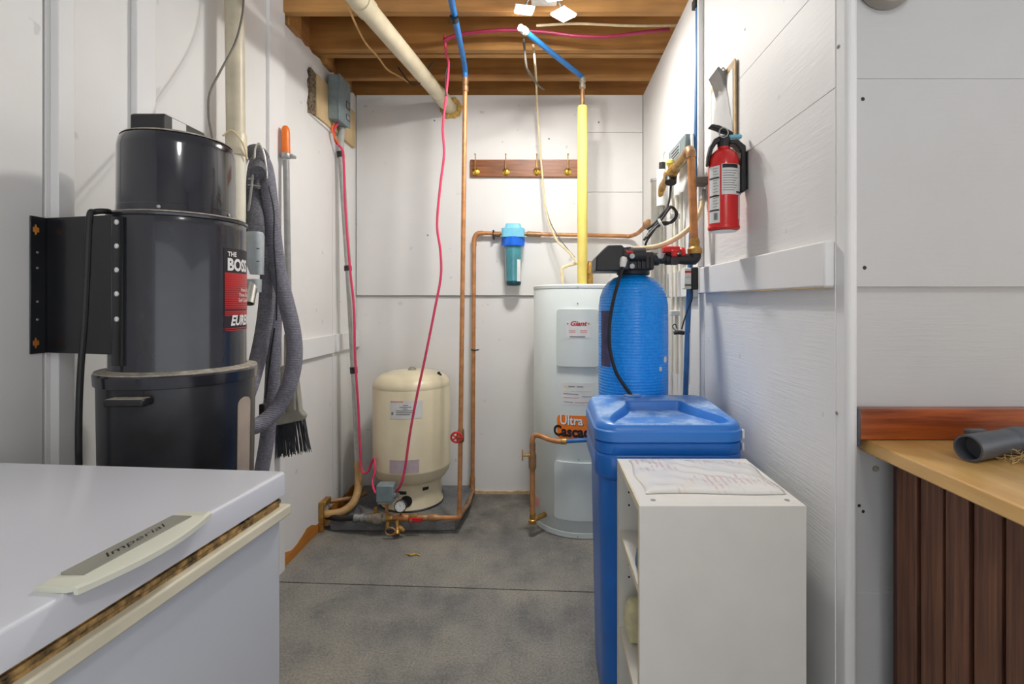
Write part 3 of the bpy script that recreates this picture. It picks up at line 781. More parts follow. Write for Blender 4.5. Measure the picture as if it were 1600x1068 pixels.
MB().box(q[0] - 0.011, q[0] + 0.011, q[1] - 0.01, q[1] + 0.01, q[2] - 0.028, q[2] + 0.022).build('plug', 'black', HS, 0.004)

# ------------------------------------------------------------------ broom
B = thing('broom', 'grey broom with an orange grip hanging on the left wall', 'broom', (-1.09, 2.16, 0.55))
MB().cyl((-1.0931, 2.1700, 1.7595), (-1.0796, 2.1700, 0.9593), 0.0125, n=18).build('pole', 'grey_pole', B)
gp = MB().axial((-1.0931, 2.1700, 1.7703), (-1.0958, 2.1700, 1.9222), [(0.0145, 0), (0.0165, 0.008), (0.0172, 0.02), (0.0172, 0.105), (0.015, 0.122), (0.009, 0.133), (0.001, 0.136)], 20)
gp.build('grip', 'orange', B, label='orange plastic hand grip')
q = (-1.0931, 2.1700, 1.7784)
MB().axial((q[0], q[1], q[2] - 0.012), (q[0], q[1], q[2] + 1), [(0.017, 0), (0.019, 0.004), (0.019, 0.018), (0.016, 0.024)], 20).build('collar', 'zinc', B)
MB().box(q[0] - 0.026, q[0] + 0.030, q[1] - 0.004, q[1] + 0.03, q[2] - 0.006, q[2] + 0.006).build('wall_clip', 'zinc', B, 0.002)
s0, s1 = (-1.0823, 2.1700, 1.0271), (-1.0746, 2.1600, 0.8117)
MB().axial(s0, s1, [(0.0135, 0), (0.018, 0.01), (0.020, 0.12), (0.024, 0.215)], 18).build('socket', 'taupe', B)
hp = [(-1.0992, 2.1500, 0.8886), (-1.0427, 2.1500, 0.9208), (-1.0186, 2.1500, 0.7058), (-0.9997, 2.1500, 0.6843), (-1.0051, 2.1500, 0.6655), (-1.1234, 2.1500, 0.6413), (-1.1180, 2.1500, 0.6655), (-1.1019, 2.1500, 0.6843)]
hd = MB().ring_loft([[Vector((x, y - 0.017, z)) for x, y, z in hp], [Vector((x, y + 0.017, z)) for x, y, z in hp]]).build('head', 'taupe', B, 0.004)
for (a, b) in (((447, 580), (449, 645)), ((463, 572), (464, 640))):
    pa = Vector((-1.0831 + (a[0] - 447) * 0.0027, 2.128, 1.16 - (a[1] - 471) * 2.13 / 800)); pb = Vector((-1.078 + (b[0] - 449) * 0.0027, 2.128, 1.16 - (b[1] - 471) * 2.13 / 800))
    MB().cyl(pa, pb, 0.006, n=10).build('head_rib', 'taupe', hd)
bm_ = MB()
for k in range(170):
    u = random.random(); w = random.uniform(-0.014, 0.014)
    a = Vector((-1.1180, 2.1500, 0.6467)).lerp(Vector((-1.0078, 2.1500, 0.6709)), u) + Vector((0, w, 0.004))
    tip = Vector((-1.1207, 2.1500, 0.5123)).lerp(Vector((-0.9809, 2.1500, 0.5365)), u) + Vector((random.uniform(-.006, .006), w * 1.6, random.uniform(-0.012, 0.010)))
    bm_.tube([a, tip], [0.0016, 0.0010], 4, smooth=False)
bm_.build('bristles', 'bristle', B, kind='stuff')

# ================================================================== left wall: electrical box, conduit, cables
BB = thing('backer_board', 'bare plywood backer board behind the grey electrical box', 'board', (XL, 2.75, 2.06))
MB().prism([(2.520, 2.072), (2.520, 2.282), (3.03, 2.278), (3.03, 2.066)], 'X', XL, XL + 0.019).build('board', 'ply_raw', BB, 0.002)
te = [(2.53, 2.074), (2.53, 2.280)] + [(2.455 + random.uniform(-0.006, 0.012), 2.288 - 0.022 * k_) for k_ in range(11)]
MB().prism(te, 'X', XL, XL + 0.012).build('torn_edge', 'torn', BB)
MB().prism([(2.46, 2.066), (2.62, 2.070), (2.78, 2.066), (2.70, 2.056), (2.56, 2.060)], 'X', XL, XL + 0.010).build('paint_crust', 'white', BB)
E_ = thing('electrical_box', 'grey metal electrical box on a plywood board near the ceiling', 'electrical box', (-1.116, 2.72, 2.10))
MB().box(-1.116, -1.060, 2.645, 2.790, 2.105, 2.335).build('case', 'box_grey', E_, 0.003)
MB().box(-1.061, -1.056, 2.640, 2.795, 2.100, 2.340).build('cover', 'box_grey', E_, 0.003)
for z0, z1 in ((2.195, 2.235), (2.135, 2.165)):
    n = MB().box(-1.0565, -1.0552, 2.735, 2.785, z0, z1).build('nameplate', 'black_ink', E_)
    for k in range(3):
        zz = z0 + (z1 - z0) * (0.25 + 0.25 * k)
        MB().box(-1.0555, -1.0548, 2.741, 2.779, zz - 0.0016, zz + 0.0016).build('print_line', 'paper', n)
for y in (2.66, 2.775):
    MB().axial((-1.056, y, 2.318), (0, y, 2.318), [(0.004, 0), (0.003, 0.003)], 10).build('screw', 'zinc', E_)

cpts = [(-1.094, 2.775, 2.105), (-1.1055, 2.7900, 1.9656), (-1.0668, 2.7800, 1.4067), (-1.0388, 2.7700, 0.9903), (-1.0143, 2.7600, 0.5769), (-1.0003, 2.7500, 0.2972)]
C_ = thing('conduit', 'pale grey plastic conduit leaning down the corner from the electrical box', 'conduit', (-1.07, 2.94, 0.2))
MB().tube(cpts, 0.0165, 14).build('pipe', 'conduit', C_)
for (a, b) in (((-1.1090, 2.7900, 1.9761), (-1.1055, 2.7900, 1.9447)), ((-1.0647, 2.7790, 1.3545), (-1.0626, 2.7780, 1.3267)), ((-1.0286, 2.7660, 0.8073), (-1.0265, 2.7650, 0.7729)), ((-1.0003, 2.7500, 0.2662), (-0.9986, 2.7500, 0.2387))):
    MB().cyl(a, b, 0.0195, n=16).build('tape_band', 'tape', C_)
solo(MB().tube([(-0.9986, 2.7500, 0.3041), (-0.9933, 2.7400, 0.2044), (-0.9894, 2.7200, 0.1536), (-0.9983, 2.6800, 0.1081), (-1.0335, 2.6500, 0.0801), (-1.0742, 2.6200, 0.0760), (-1.134, 2.61, 0.078)], 0.020, 14),
     'flexible_pipe', 'poly', 'tan flexible pipe bending from the floor corner up into the conduit', 'pipe')
t = thing('wall_sleeve', 'rusty upright pipe sleeve bracket at the foot of the left wall', 'bracket', (-1.125, 2.60, 0.0))
MB().box(-1.134, -1.110, 2.572, 2.592, 0.0, 0.150).build('bracket_leg', 'brass', t, 0.003)
MB().box(-1.134, -1.104, 2.585, 2.66, 0.120, 0.150).build('bracket_arm', 'brass', t, 0.004)
solo(MB().tube([(-1.125, 2.69, 0.11), (-1.06, 2.74, 0.105), (-1.02, 2.78, 0.10), (-0.985, 2.83, 0.10)], 0.011, 10), 'stub_pipe', 'copper_dull', 'short dull copper stub pipe beside the tan flexible pipe', 'pipe')

solo(MB().tube([(-1.085, 2.70, 2.104), (-1.1070, 2.7000, 2.0645), (-1.1050, 2.7200, 2.0066), (-1.0823, 2.7400, 1.9786), (-1.0759, 2.7500, 1.9197), (-1.0656, 2.7500, 1.6447), (-1.0378, 2.7400, 1.3347), (-1.0172, 2.7400, 1.1292), (-1.0067, 2.7300, 0.8563), (-0.9896, 2.7300, 0.5833), (-0.9758, 2.7200, 0.3304),
               (-0.9620, 2.7100, 0.2623), (-0.9350, 2.7100, 0.2589), (-0.9112, 2.7100, 0.3097), (-0.8878, 2.6800, 0.3359), (-0.8745, 2.6500, 0.2855), (-0.8810, 2.6300, 0.2362), (-0.8514, 2.5800, 0.2022), (-0.8176, 2.5550, 0.2019)], 0.0062, 10),
     'red_cable', 'cable_red', 'red cable running down the conduit and looping to the pressure switch', 'cable')
solo(MB().tube([(-1.1029, 2.6900, 2.0981), (-1.1130, 2.6900, 2.0645), (-1.1036, 2.7000, 2.0274), (-1.0914, 2.7200, 1.9998)], 0.005, 8), 'orange_wire', 'orange', 'short orange wire under the grey electrical box', 'cable')
solo(MB().tube([(-0.7305, 2.5300, 0.2207), (-0.6969, 2.5000, 0.2725), (-0.6781, 2.5000, 0.3506), (-0.6562, 2.5000, 0.5069), (-0.6219, 2.5000, 0.6944), (-0.5813, 2.5000, 0.8819), (-0.5312, 2.5000, 1.1319), (-0.5031, 2.5000, 1.2881), (-0.5062, 2.5000, 1.4131), (-0.5219, 2.5000, 1.5381), (-0.5062, 2.5000, 1.7256),
               (-0.4875, 2.5000, 1.8819), (-0.4938, 2.5000, 2.0069), (-0.4781, 2.5000, 2.1631), (-0.4656, 2.5000, 2.3194), (-0.4705, 2.4600, 2.3469), (-0.470, 2.42, 2.412), (-0.4680, 2.4000, 2.3810)], 0.0060, 10, sub=6),
     'red_cable', 'cable_red', 'long red cable hanging from the joists to the pressure switch', 'cable')
solo(MB().tube([(-0.4661, 2.3900, 2.3759), (-0.4332, 2.3900, 2.3938), (-0.3585, 2.3900, 2.4118), (-0.1785, 2.3800, 2.4214), (0.0000, 2.3800, 2.4125), (0.1487, 2.3800, 2.3946), (0.2975, 2.3800, 2.3916), (0.4481, 2.3900, 2.4147), (0.5880, 2.4000, 2.4350)], 0.0085, 10),
     'wine_tube', 'cable_wine', 'dark pink tube crossing between the ceiling joists', 'tube')
solo(MB().tube([(-0.0354, 2.3600, 2.4314), (0.1475, 2.3600, 2.4403), (0.3851, 2.3700, 2.4368), (0.6300, 2.4000, 2.4530)], 0.006, 8), 'pale_cable', 'cable_cream', 'pale cable crossing the joist bay above the dark pink tube', 'cable')
solo(MB().tube([(-0.0960, 2.4000, 2.3930), (-0.0858, 2.4500, 2.2962), (-0.0756, 2.5200, 2.2908), (-0.0344, 2.7500, 2.3253), (0.0000, 2.9900, 2.3971)], 0.0055, 8), 'joist_cable', 'cable_grey', 'dark grey cable drooping under the joists beside the blue pipe', 'cable')

# white drain pipe below the joists
D_ = thing('drain_pipe', 'fat white drain pipe slanting below the joists into the back wall', 'pipe', (-0.62, 2.4, 2.2))
MB().cyl((-0.745, 1.30, 2.252), (-0.562, 3.10, 2.326), 0.0385, n=28).build('pipe', 'drain', D_)
a, b = Vector((-0.745, 1.30, 2.252)), Vector((-0.562, 3.10, 2.326))
for f0, f1 in ((0.33, 0.37), (0.86, 0.93)):
    MB().cyl(a.lerp(b, f0), a.lerp(b, f1), 0.0425, n=28).build('coupling', 'drain', D_)
fm = MB()
for k in range(16):
    an = 2 * PI * k / 16
    fm.ball((-0.562 + 0.055 * math.cos(an), 3.082, 2.326 + 0.050 * math.sin(an)), random.uniform(0.012, 0.022), 6, (1, 0.5, 1))
fm.build('sealing_foam', 'spray_foam', D_, label='tan spray foam around the pipe')
MB().tube([(-0.7410, 2.6000, 2.3495), (-0.6890, 2.6000, 2.2780), (-0.6565, 2.6000, 2.2585), (-0.6240, 2.6000, 2.2748), (-0.5869, 2.5800, 2.3242), (-0.5514, 2.5500, 2.3553)], 0.0035, 8).build('strap', 'tape', D_)
solo(MB().tube([(-0.7825, 2.0000, 2.3625), (-0.7875, 2.1000, 2.3308), (-0.7875, 2.2500, 2.3019), (-0.7800, 2.4000, 2.3090), (-0.7809, 2.5500, 2.3171), (-0.7695, 2.7000, 2.3514), (-0.7553, 2.8500, 2.3819)], 0.0045, 8), 'twine', 'twine', 'tan twine hanging beside the white drain pipe', 'cord')

# ================================================================== pressure tank on its slab
solo(MB().prism([(-1.085, 2.590), (-0.446, 2.590), (-0.415, 3.085), (-1.085, 3.085)], 'Z', 0.0, 0.055), 'concrete_slab', 'pad', 'low grey concrete slab under the cream pressure tank', 'slab', bevel=0.006)
TC = (-0.734, 2.85)
T = thing('pressure_tank', 'cream pressure tank standing on a slab in the back left corner', 'tank', (TC[0], TC[1], 0.055))
c3 = (TC[0], TC[1], 0)
sh = MB().lathe([(0.10, 0.185), (0.155, 0.190), (0.185, 0.205), (0.203, 0.230), (0.2085, 0.262), (0.2105, 0.266), (0.210, 0.27), (0.210, 0.690), (0.2085, 0.693), (0.2085, 0.697), (0.2095, 0.700),
                 (0.204, 0.722), (0.190, 0.742), (0.165, 0.760), (0.12, 0.774), (0.06, 0.781), (0.0, 0.782)], c3, 64)
sh.build('shell', 'tank_cream', T)
base = MB().lathe([(0.172, 0.056), (0.170, 0.07), (0.163, 0.08), (0.160, 0.18), (0.164, 0.196)], c3, 64).build('base_ring', 'tank_cream', T)
MB().lathe([(0.174, 0.0555), (0.175, 0.060), (0.170, 0.066)], c3, 64).build('foot_gasket', 'black', T)
for a0, a1, z in ((-12, 4, 0.158), (34, 46, 0.168), (-62, -48, 0.165)):
    MB().wrap(TC, 0.1612, a0, a1, z - 0.010, z + 0.006, 0.002, 6).build('slot', 'black', base)
d = Vector((math.sin(R(4)), -math.cos(R(4)), 0)); p = Vector(c3) + d * 0.155 + Vector((0, 0, 0.112))
MB().axial(p, p + d, [(0.030, 0), (0.030, 0.011), (0.02, 0.0112)], 24).build('access_hole', 'black', base)
MB().lathe([(0.024, 0.778), (0.022, 0.786), (0.014, 0.795), (0.0, 0.796)], c3, 20).build('top_cap', 'taupe', T)
MB().lathe([(0.016, 0.750), (0.016, 0.762), (0.010, 0.764), (0.007, 0.774), (0.0, 0.775)], (TC[0] + 0.155, TC[1] - 0.03, 0), 14).build('air_valve', 'black', T)
lb = MB().wrap(TC, 0.2102, -17, 29, 0.556, 0.648, 0.0008, 16).build('label', 'paper', T, label='white printed label')
MB().wrap(TC, 0.2112, -16, 2, 0.640, 0.6475, 0.0006, 8).build('heading', 'pink_ink', lb)
for k, (a0, a1) in enumerate(((2, 9), (-3, 14), (2, 8), (-8, 16), (-8, 16), (-8, 12))):
    z = 0.625 - 0.0095 * k
    MB().wrap(TC, 0.2112, a0, a1, z - 0.0018, z + 0.0018, 0.0005, 8).build('print_line', 'grey_ink', lb)
MB().wrap(TC, 0.2112, -15, -12, 0.575, 0.590, 0.0005, 3).build('print_mark', 'grey_ink', lb)
MB().wrap(TC, 0.2102, -18, 24, 0.274, 0.342, 0.0008, 16).build('faded_label', 'lilac', T, label='faded lilac label')

# ================================================================== water supply line in front of the tank
S = thing('supply_line', 'brass and copper supply line with valves in front of the pressure tank', 'pipework', (-0.75, 2.56, 0.0))
yz = lambda px: ((px - 850) * 0.0032, 2.56, 0.080)
MB().tube([(-1.115, 2.62, 0.062), (-1.03, 2.585, 0.066), (-0.985, 2.565, 0.076), yz(556)], 0.014, 12).build('poly_pipe', 'black', S)
def seg(px0, px1, prof, name, mat, n=20):
    p0, p1 = Vector(yz(px0)), Vector(yz(px1)); L_ = (p1 - p0).length
    return MB().axial(p0, p1, [(r, f * L_) for r, f in prof], n).build(name, mat, S)
seg(553, 578, [(0.015, 0), (0.019, .05), (0.019, .25), (0.016, .3), (0.016, .4), (0.020, .45), (0.020, .65), (0.015, .7), (0.015, 1)], 'hose_clamp', 'zinc')
cv = seg(574, 604, [(0.020, 0), (0.022, .1), (0.022, .25), (0.027, .32), (0.030, .55), (0.027, .8), (0.021, .85), (0.021, 1)], 'check_valve', 'solder', 24)
q = yz(587)
MB().axial((q[0], q[1], q[2] + 0.024), (q[0], q[1], 1), [(0.014, 0), (0.014, 0.008), (0.008, 0.01), (0.009, 0.026), (0.006, 0.03)], 8).build('cap_nut', 'brass', cv)
seg(601, 614, [(0.019, 0), (0.021, .2), (0.021, .8), (0.018, 1)], 'brass_tee', 'brass', 8)
MB().axial((yz(607)[0], 2.56, 0.062), (yz(607)[0], 2.535, 0.02), [(0.013, 0), (0.013, 0.03), (0.009, 0.036)], 12).build('elbow_plug', 'brass', S)
seg(612, 640, [(0.0145, 0), (0.0145, .3), (0.018, .35), (0.018, .9), (0.0145, 1)], 'copper_tee', 'copper')
seg(638, 652, [(0.017, 0), (0.017, .3), (0.020, .4), (0.020, 1)], 'ball_valve', 'brass', 8)
seg(650, 690, [(0.0165, 0), (0.0165, .35), (0.0145, .4), (0.0145, .5), (0.018, .55), (0.018, .8), (0.0135, .9), (0.0135, 1)], 'adapter', 'copper_dull')
q = yz(652)
vh = MB().box(q[0] - 0.035, q[0] + 0.032, 2.522, 2.532, 0.072, 0.096).build('valve_lever', 'red_plastic', S, 0.004, label='red valve lever')
MB().cyl((q[0] - 0.022, 2.56, 0.084), (q[0] - 0.022, 2.52, 0.084), 0.006, n=10).build('lever_stem', 'zinc', vh)
MB().tube([yz(688), yz(704), yz(712), (-0.4224, 2.558, 0.088), (-0.4224, 2.56, 0.105), (-0.4224, 2.56, 0.14)], 0.0125, 14, sub=6).build('copper_elbow', 'copper', S)
# drain cock
q = yz(622)
dr = MB().axial((q[0], 2.55, 0.07), (q[0] + 0.012, 2.50, 0.018), [(0.012, 0), (0.014, 0.01), (0.010, 0.02), (0.010, 0.045), (0.015, 0.05), (0.015, 0.068)], 12).build('drain_cock', 'brass', S)
MB().tube([(q[0] - 0.02 + 0.024 * math.cos(2 * PI * k / 10), 2.498, 0.040 + 0.018 * math.sin(2 * PI * k / 10)) for k in range(10)], 0.004, 8, closed=True).build('drain_handle', 'copper_dull', dr)
MB().axial((q[0] + 0.01, 2.53, 0.05), (q[0] + 0.05, 2.51, 0.03), [(0.010, 0), (0.012, 0.02), (0.008, 0.04)], 10).build('drain_spout', 'brass', dr)
# gauge
q = yz(627)
MB().cyl((q[0], 2.56, 0.085), (q[0], 2.545, 0.125), 0.007, n=10).build('gauge_stem', 'brass', S)
gp = Vector((-0.7066, 2.5350, 0.1523)); gd = Vector((0.05, -1, 0.12)).normalized()
ga = MB().axial(gp, gp + gd, [(0.027, 0), (0.030, 0.004), (0.030, 0.022), (0.027, 0.025), (0.026, 0.021), (0.0, 0.021)], 28).build('pressure_gauge', 'black', S)
gf = MB().axial(gp + gd * 0.0215, gp + gd, [(0.0255, 0), (0.0255, 0.001), (0.0, 0.001)], 28).build('gauge_face', 'white', ga)
gu = Vector((0, 0, 1)); gs = gd.cross(gu).normalized(); gu = gs.cross(gd)
nd = MB(); o = gp + gd * 0.0236
nd.add([o - gs * 0.0015, o + gs * 0.0015, o + gu * 0.019 + gs * 0.004], [(0, 1, 2)])
for k in range(9):
    a = R(-130 + 260 * k / 8); dv = gu * math.cos(a) + gs * math.sin(a); sv = dv.cross(gd)
    nd.add([o + dv * 0.018 - sv * 0.0008, o + dv * 0.018 + sv * 0.0008, o + dv * 0.0225 + sv * 0.0008, o + dv * 0.0225 - sv * 0.0008], [(0, 1, 2, 3)])
nd.build('gauge_marks', 'black_ink', ga, smooth=False)
# pressure switch
MB().cyl((-0.784, 2.56, 0.085), (-0.784, 2.545, 0.18), 0.0085, n=12).build('switch_riser', 'copper', S)
sw = MB().box(-0.822, -0.737, 2.500, 2.565, 0.178, 0.262).build('pressure_switch', 'box_grey', S, 0.006, label='grey pressure switch box')
MB().box(-0.815, -0.745, 2.505, 2.560, 0.168, 0.179).build('switch_base', 'zinc', sw, 0.002)
MB().axial((-0.738, 2.53, 0.205), (0, 2.53, 0.205), [(0.014, 0), (0.014, 0.008), (0.010, 0.010), (0.012, 0.022)], 12).build('cable_gland', 'zinc', sw)

RI = thing('copper_riser', 'tall straight copper riser with a red valve wheel beside the pressure tank', 'pipe', (-0.4224, 2.56, 0.10))
MB().cyl((-0.4224, 2.56, 0.13), (-0.4000, 2.60, 2.235), 0.0115, n=16).build('pipe', 'copper', RI)
vb = MB().axial((-0.4178, 2.568, 0.455), (-0.4174, 2.57, 0.53), [(0.013, 0), (0.017, 0.006), (0.018, 0.03), (0.017, 0.06), (0.013, 0.068)], 16).build('gate_valve', 'copper_dull', RI)
MB().cyl((-0.418, 2.568, 0.492), (-0.428, 2.515, 0.494), 0.005, n=10).build('valve_stem', 'brass', vb)
wc = Vector((-0.430, 2.512, 0.494))
wh = MB().tube([wc + Vector((0.026 * math.cos(2 * PI * k / 12), 0.002, 0.024 * math.sin(2 * PI * k / 12))) for k in range(12)], 0.0052, 8, closed=True, sub=3)
for k in range(5):
    a = 2 * PI * k / 5
    wh.cyl(wc, wc + Vector((0.026 * math.cos(a), 0, 0.024 * math.sin(a))), 0.004, n=6)
wh.build('valve_wheel', 'red_plastic', vb, label='red valve hand wheel')
MB().axial((-0.4000, 2.60, 2.225), (-0.3996, 2.60, 2.30), [(0.013, 0), (0.0155, 0.004), (0.0155, 0.03), (0.012, 0.034), (0.012, 0.04), (0.0155, 0.045), (0.0155, 0.07), (0.013, 0.072)], 16).build('adapter', 'copper_dull', RI)
X_ = thing('blue_pipe', 'blue plastic pipe running under the joists above the copper riser', 'pipe', (-0.39, 2.3, 2.26))
MB().tube([(-0.3996, 2.60, 2.295), (-0.398, 2.575, 2.335), (-0.392, 2.45, 2.352), (-0.376, 2.15, 2.362), (-0.36, 1.86, 2.366)], 0.0135, 12).build('pipe', 'pex', X_)
MB().cyl((-0.3772, 2.1400, 2.3504), (-0.3780, 2.1600, 2.3426), 0.018, n=14).build('clamp', 'tape', X_)
MB().tube([(-0.4772, 2.4950, 2.1611), (-0.4813, 2.5000, 2.2506), (-0.4719, 2.5000, 2.3037), (-0.4599, 2.5200, 2.3286)], 0.004, 8).build('tie_wire', 'tape', X_)

FL = thing('filter_line', 'copper pipe along the back wall that carries the blue filter', 'pipe', (-0.42, 3.05, 0.03))
MB().tube([(-0.4224, 2.575, 0.088), (-0.4100, 2.7800, 0.0619), (-0.4247, 3.0200, 0.0388)], 0.0115, 12, smooth=False).build('floor_leg', 'copper_dull', FL)
MB().tube([(-0.4247, 3.0200, 0.0313), (-0.4249, 3.0350, 0.0560), (-0.4244, 3.0450, 0.1171)], 0.0145, 14).build('elbow', 'copper', FL)
MB().cyl((-0.4244, 3.0450, 0.0790), (-0.4156, 3.0500, 1.5069), 0.0115, n=16).build('pipe', 'copper', FL)
MB().tube([(-0.4156, 3.0500, 1.4917), (-0.4137, 3.0500, 1.5374), (-0.3965, 3.0500, 1.5641), (-0.3584, 3.0500, 1.5679)], 0.014, 14).build('elbow', 'copper', FL)
MB().cyl((-0.3736, 3.0500, 1.5679), (0.4766, 3.0500, 1.5508), 0.0115, n=16).build('pipe', 'copper', FL)
for a, b in ((770, 782), (823, 846)):
    MB().axial((( a - 850) * 3.05 / 800, 3.05, 1.563), ((b - 850) * 3.05 / 800, 3.05, 1.559), [(0.0125, 0), (0.0155, 0.004), (0.0155, (b - a) * 0.0038 - 0.004), (0.0125, (b - a) * 0.0038)], 14).build('adapter', 'copper_dull', FL)
MB().tube([(0.4651, 3.0500, 1.5508), (0.4994, 3.0500, 1.5489), (0.5189, 3.0300, 1.5501), (0.538, 2.93, 1.553), (0.538, 2.70, 1.561)], 0.012, 14).build('bend', 'copper', FL)
MB().axial((0.538, 2.72, 1.560), (0.538, 2.63, 1.561), [(0.014, 0), (0.018, 0.01), (0.019, 0.05), (0.024, 0.055), (0.024, 0.085), (0.016, 0.088)], 18).build('union', 'copper_dull', FL)
MB().box(-0.305, -0.297, 3.035, 3.084, 1.530, 1.585).build('pipe_clip', 'black_metal', FL)
MB().tube([(-0.4318, 3.0300, 0.8759), (-0.4090, 3.0300, 0.8721), (-0.3901, 3.0600, 0.8731)], 0.004, 8).build('pipe_hook', 'black', FL)

F_ = thing('water_filter', 'blue water filter with a teal bowl on the back wall', 'filter', (-0.175, 3.02, 1.26))
fx = -0.180
fc = (fx, 3.015, 0)
MB().rrect([(1.535, fx - 0.066, fx + 0.066, 2.955, 3.075, 0.02), (1.585, fx - 0.066, fx + 0.066, 2.955, 3.075, 0.02), (1.588, fx - 0.060, fx + 0.060, 2.96, 3.07, 0.02)], 5).build('cap', 'filter_cap', F_)
MB().rrect([(1.585, fx - 0.046, fx + 0.046, 2.965, 3.075, 0.012), (1.615, fx - 0.042, fx + 0.042, 2.97, 3.075, 0.012)], 4).build('cap_top', 'filter_cap', F_, 0.003)
MB().lathe([(0.060, 1.482), (0.064, 1.486), (0.066, 1.536), (0.062, 1.538)], fc, 40).build('ring', 'filter_ring', F_)
MB().lathe([(0.038, 1.262), (0.043, 1.268), (0.0445, 1.285), (0.052, 1.49)], fc, 40).build('bowl', 'filter_bowl', F_)
MB().lathe([(0.020, 1.252), (0.040, 1.256), (0.0450, 1.266), (0.0455, 1.280), (0.043, 1.283)], fc, 40).build('bowl_base', 'filter_base', F_)
for k in range(18):
    a = R(-80 + 160 * k / 17)
    MB().cyl((fx + 0.0645 * math.sin(a), 3.015 - 0.0645 * math.cos(a), 1.488), (fx + 0.0655 * math.sin(a), 3.015 - 0.0655 * math.cos(a), 1.53), 0.0022, n=6).build('ring_rib', 'filter_ring', F_)
MB().wrap((fx, 3.015), 0.0475, 30, 62, 1.278, 1.405, 0.0014, 6).build('label', 'paper', F_)

# ------------------------------------------------------------------ coat hook rack
H_ = thing('hook_rack', 'dark wooden rail with four brass coat hooks on the back wall', 'hook rack', (-0.12, 3.084, 1.907))
MB().box(-0.442, 0.203, 3.066, 3.084, 1.907, 2.010).build('board', 'rack_wood', H_, 0.002)
for px in (744, 791, 839, 887):
    x = (px - 850) * 3.07 / 800
    hk = MB().tube([(x, 3.064, 1.945), (x, 3.035, 1.935), (x, 3.022, 1.95), (x, 3.030, 2.0), (x, 3.024, 2.026)], [0.0032, 0.0032, 0.003, 0.003, 0.0028], 10).build('coat_hook', 'brass', H_)
    MB().axial((x, 3.066, 1.937), (x, 0, 1.937), [(0.023, 0), (0.023, 0.003), (0.012, 0.010)], 20).build('rosette', 'gold', hk)
    MB().ball((x, 3.024, 2.030), 0.0055, 8).build('hook_tip', 'gold', hk)
    MB().ball((x, 3.035, 1.933), 0.0055, 8).build('hook_knob', 'gold', hk)

# ================================================================== water heater
WC = (0.205, 2.757); WR = 0.26
Wh = thing('water_heater', 'tall white electric water heater with an orange sticker', 'water heater', (WC[0], WC[1], 0))
c3 = (WC[0], WC[1], 0)
MB().lathe([(WR - 0.004, 0.0), (WR + 0.001, 0.004), (WR + 0.001, 0.028), (WR - 0.002, 0.031), (WR, 0.034), (WR, 1.222), (WR - 0.002, 1.225), (WR + 0.0015, 1.227), (WR + 0.0015, 1.240), (WR - 0.004, 1.246), (0, 1.249)], c3, 96).build('jacket', 'heater', Wh)
def wrap_round(c, rad, a0, a1, z0, z1, rc, th, n=22):
    m = MB(); rings = []
    w = R(a1 - a0) * rad
    for k in range(n + 1):
        u = 0.5 - 0.5 * math.cos(PI * k / n)
        x = u * w
        e = min(x, w - x)
        cut = rc - math.sqrt(max(0, rc * rc - (rc - e) ** 2)) if e < rc else 0
        a = R(a0) + x / rad
        d = Vector((math.sin(a), -math.cos(a), 0)); C = Vector((c[0], c[1], 0))
        zl, zh = z0 + cut, z1 - cut
        rings.append([C + d * (rad - 0.002) + Vector((0, 0, zl)), C + d * (rad + th) + Vector((0, 0, zl)), C + d * (rad + th) + Vector((0, 0, zh)), C + d * (rad - 0.002) + Vector((0, 0, zh))])
    return m.ring_loft(rings)
up = wrap_round(WC, WR, -32, 13.5, 0.842, 1.125, 0.018, 0.011).build('upper_cover', 'heater', Wh, 0.003)
lo = wrap_round(WC, WR, -35, 13.5, 0.092, 0.375, 0.018, 0.011).build('lower_cover', 'heater', Wh, 0.003)
for z, a in ((1.152, -9), (0.388, -8), (0.012, -9), (1.232, -9)):
    d = Vector((math.sin(R(a)), -math.cos(R(a)), 0)); p = Vector(c3) + d * (WR + 0.0005) + Vector((0, 0, z))
    MB().axial(p, p + d, [(0.004, 0), (0.003, 0.003)], 8).build('screw', 'zinc', Wh)
lb = MB().wrap(WC, WR + 0.0112, -20.5, 4, 0.982, 1.066, 0.0006, 12).build('label', 'paper', up, label='small maker label with red lettering')
# heading and faint print of the label
tx = MB(); text_on_cyl(tx, 'Giant', 0.0315, WC, WR + 0.0124, -17.0, 1.0435, 0.0010, 0.35, sx=1.15)
for a in (-19.3, 2.6):
    MB().wrap(WC, WR + 0.0118, a - 0.7, a + 0.7, 1.0495, 1.0555, 0.0006, 2).build('label_mark', 'red_ink', Wh)
tx.build('lettering', 'red_ink', Wh, smooth=False)
for a0, a1, z in ((-18, -11, 1.020), (-18, -11, 1.012), (-6, 1, 1.020), (-6, 1, 1.012)):
    MB().wrap(WC, WR + 0.0116, a0, a1, z - 0.003, z + 0.002, 0.0004, 4).build('print_line', 'pink_ink', Wh)
MB().wrap(WC, WR + 0.0116, -17, -1, 0.986, 0.992, 0.0004, 6).build('print_line', 'grey_ink', Wh)
en = MB().wrap(WC, WR + 0.0002, -27.5, 8, 0.655, 0.765, 0.0005, 14).build('care_label', 'paper', Wh, label='pale printed notice')
for k, (a0, a1, mt) in enumerate(((-24, -20, 'yellow_soft'), (-19, -12, 'grey_ink'), (-10, -3, 'grey_ink'))):
    MB().wrap(WC, WR + 0.0008, a0, a1, 0.742, 0.747, 0.0004, 4).build('print_line', mt, en)
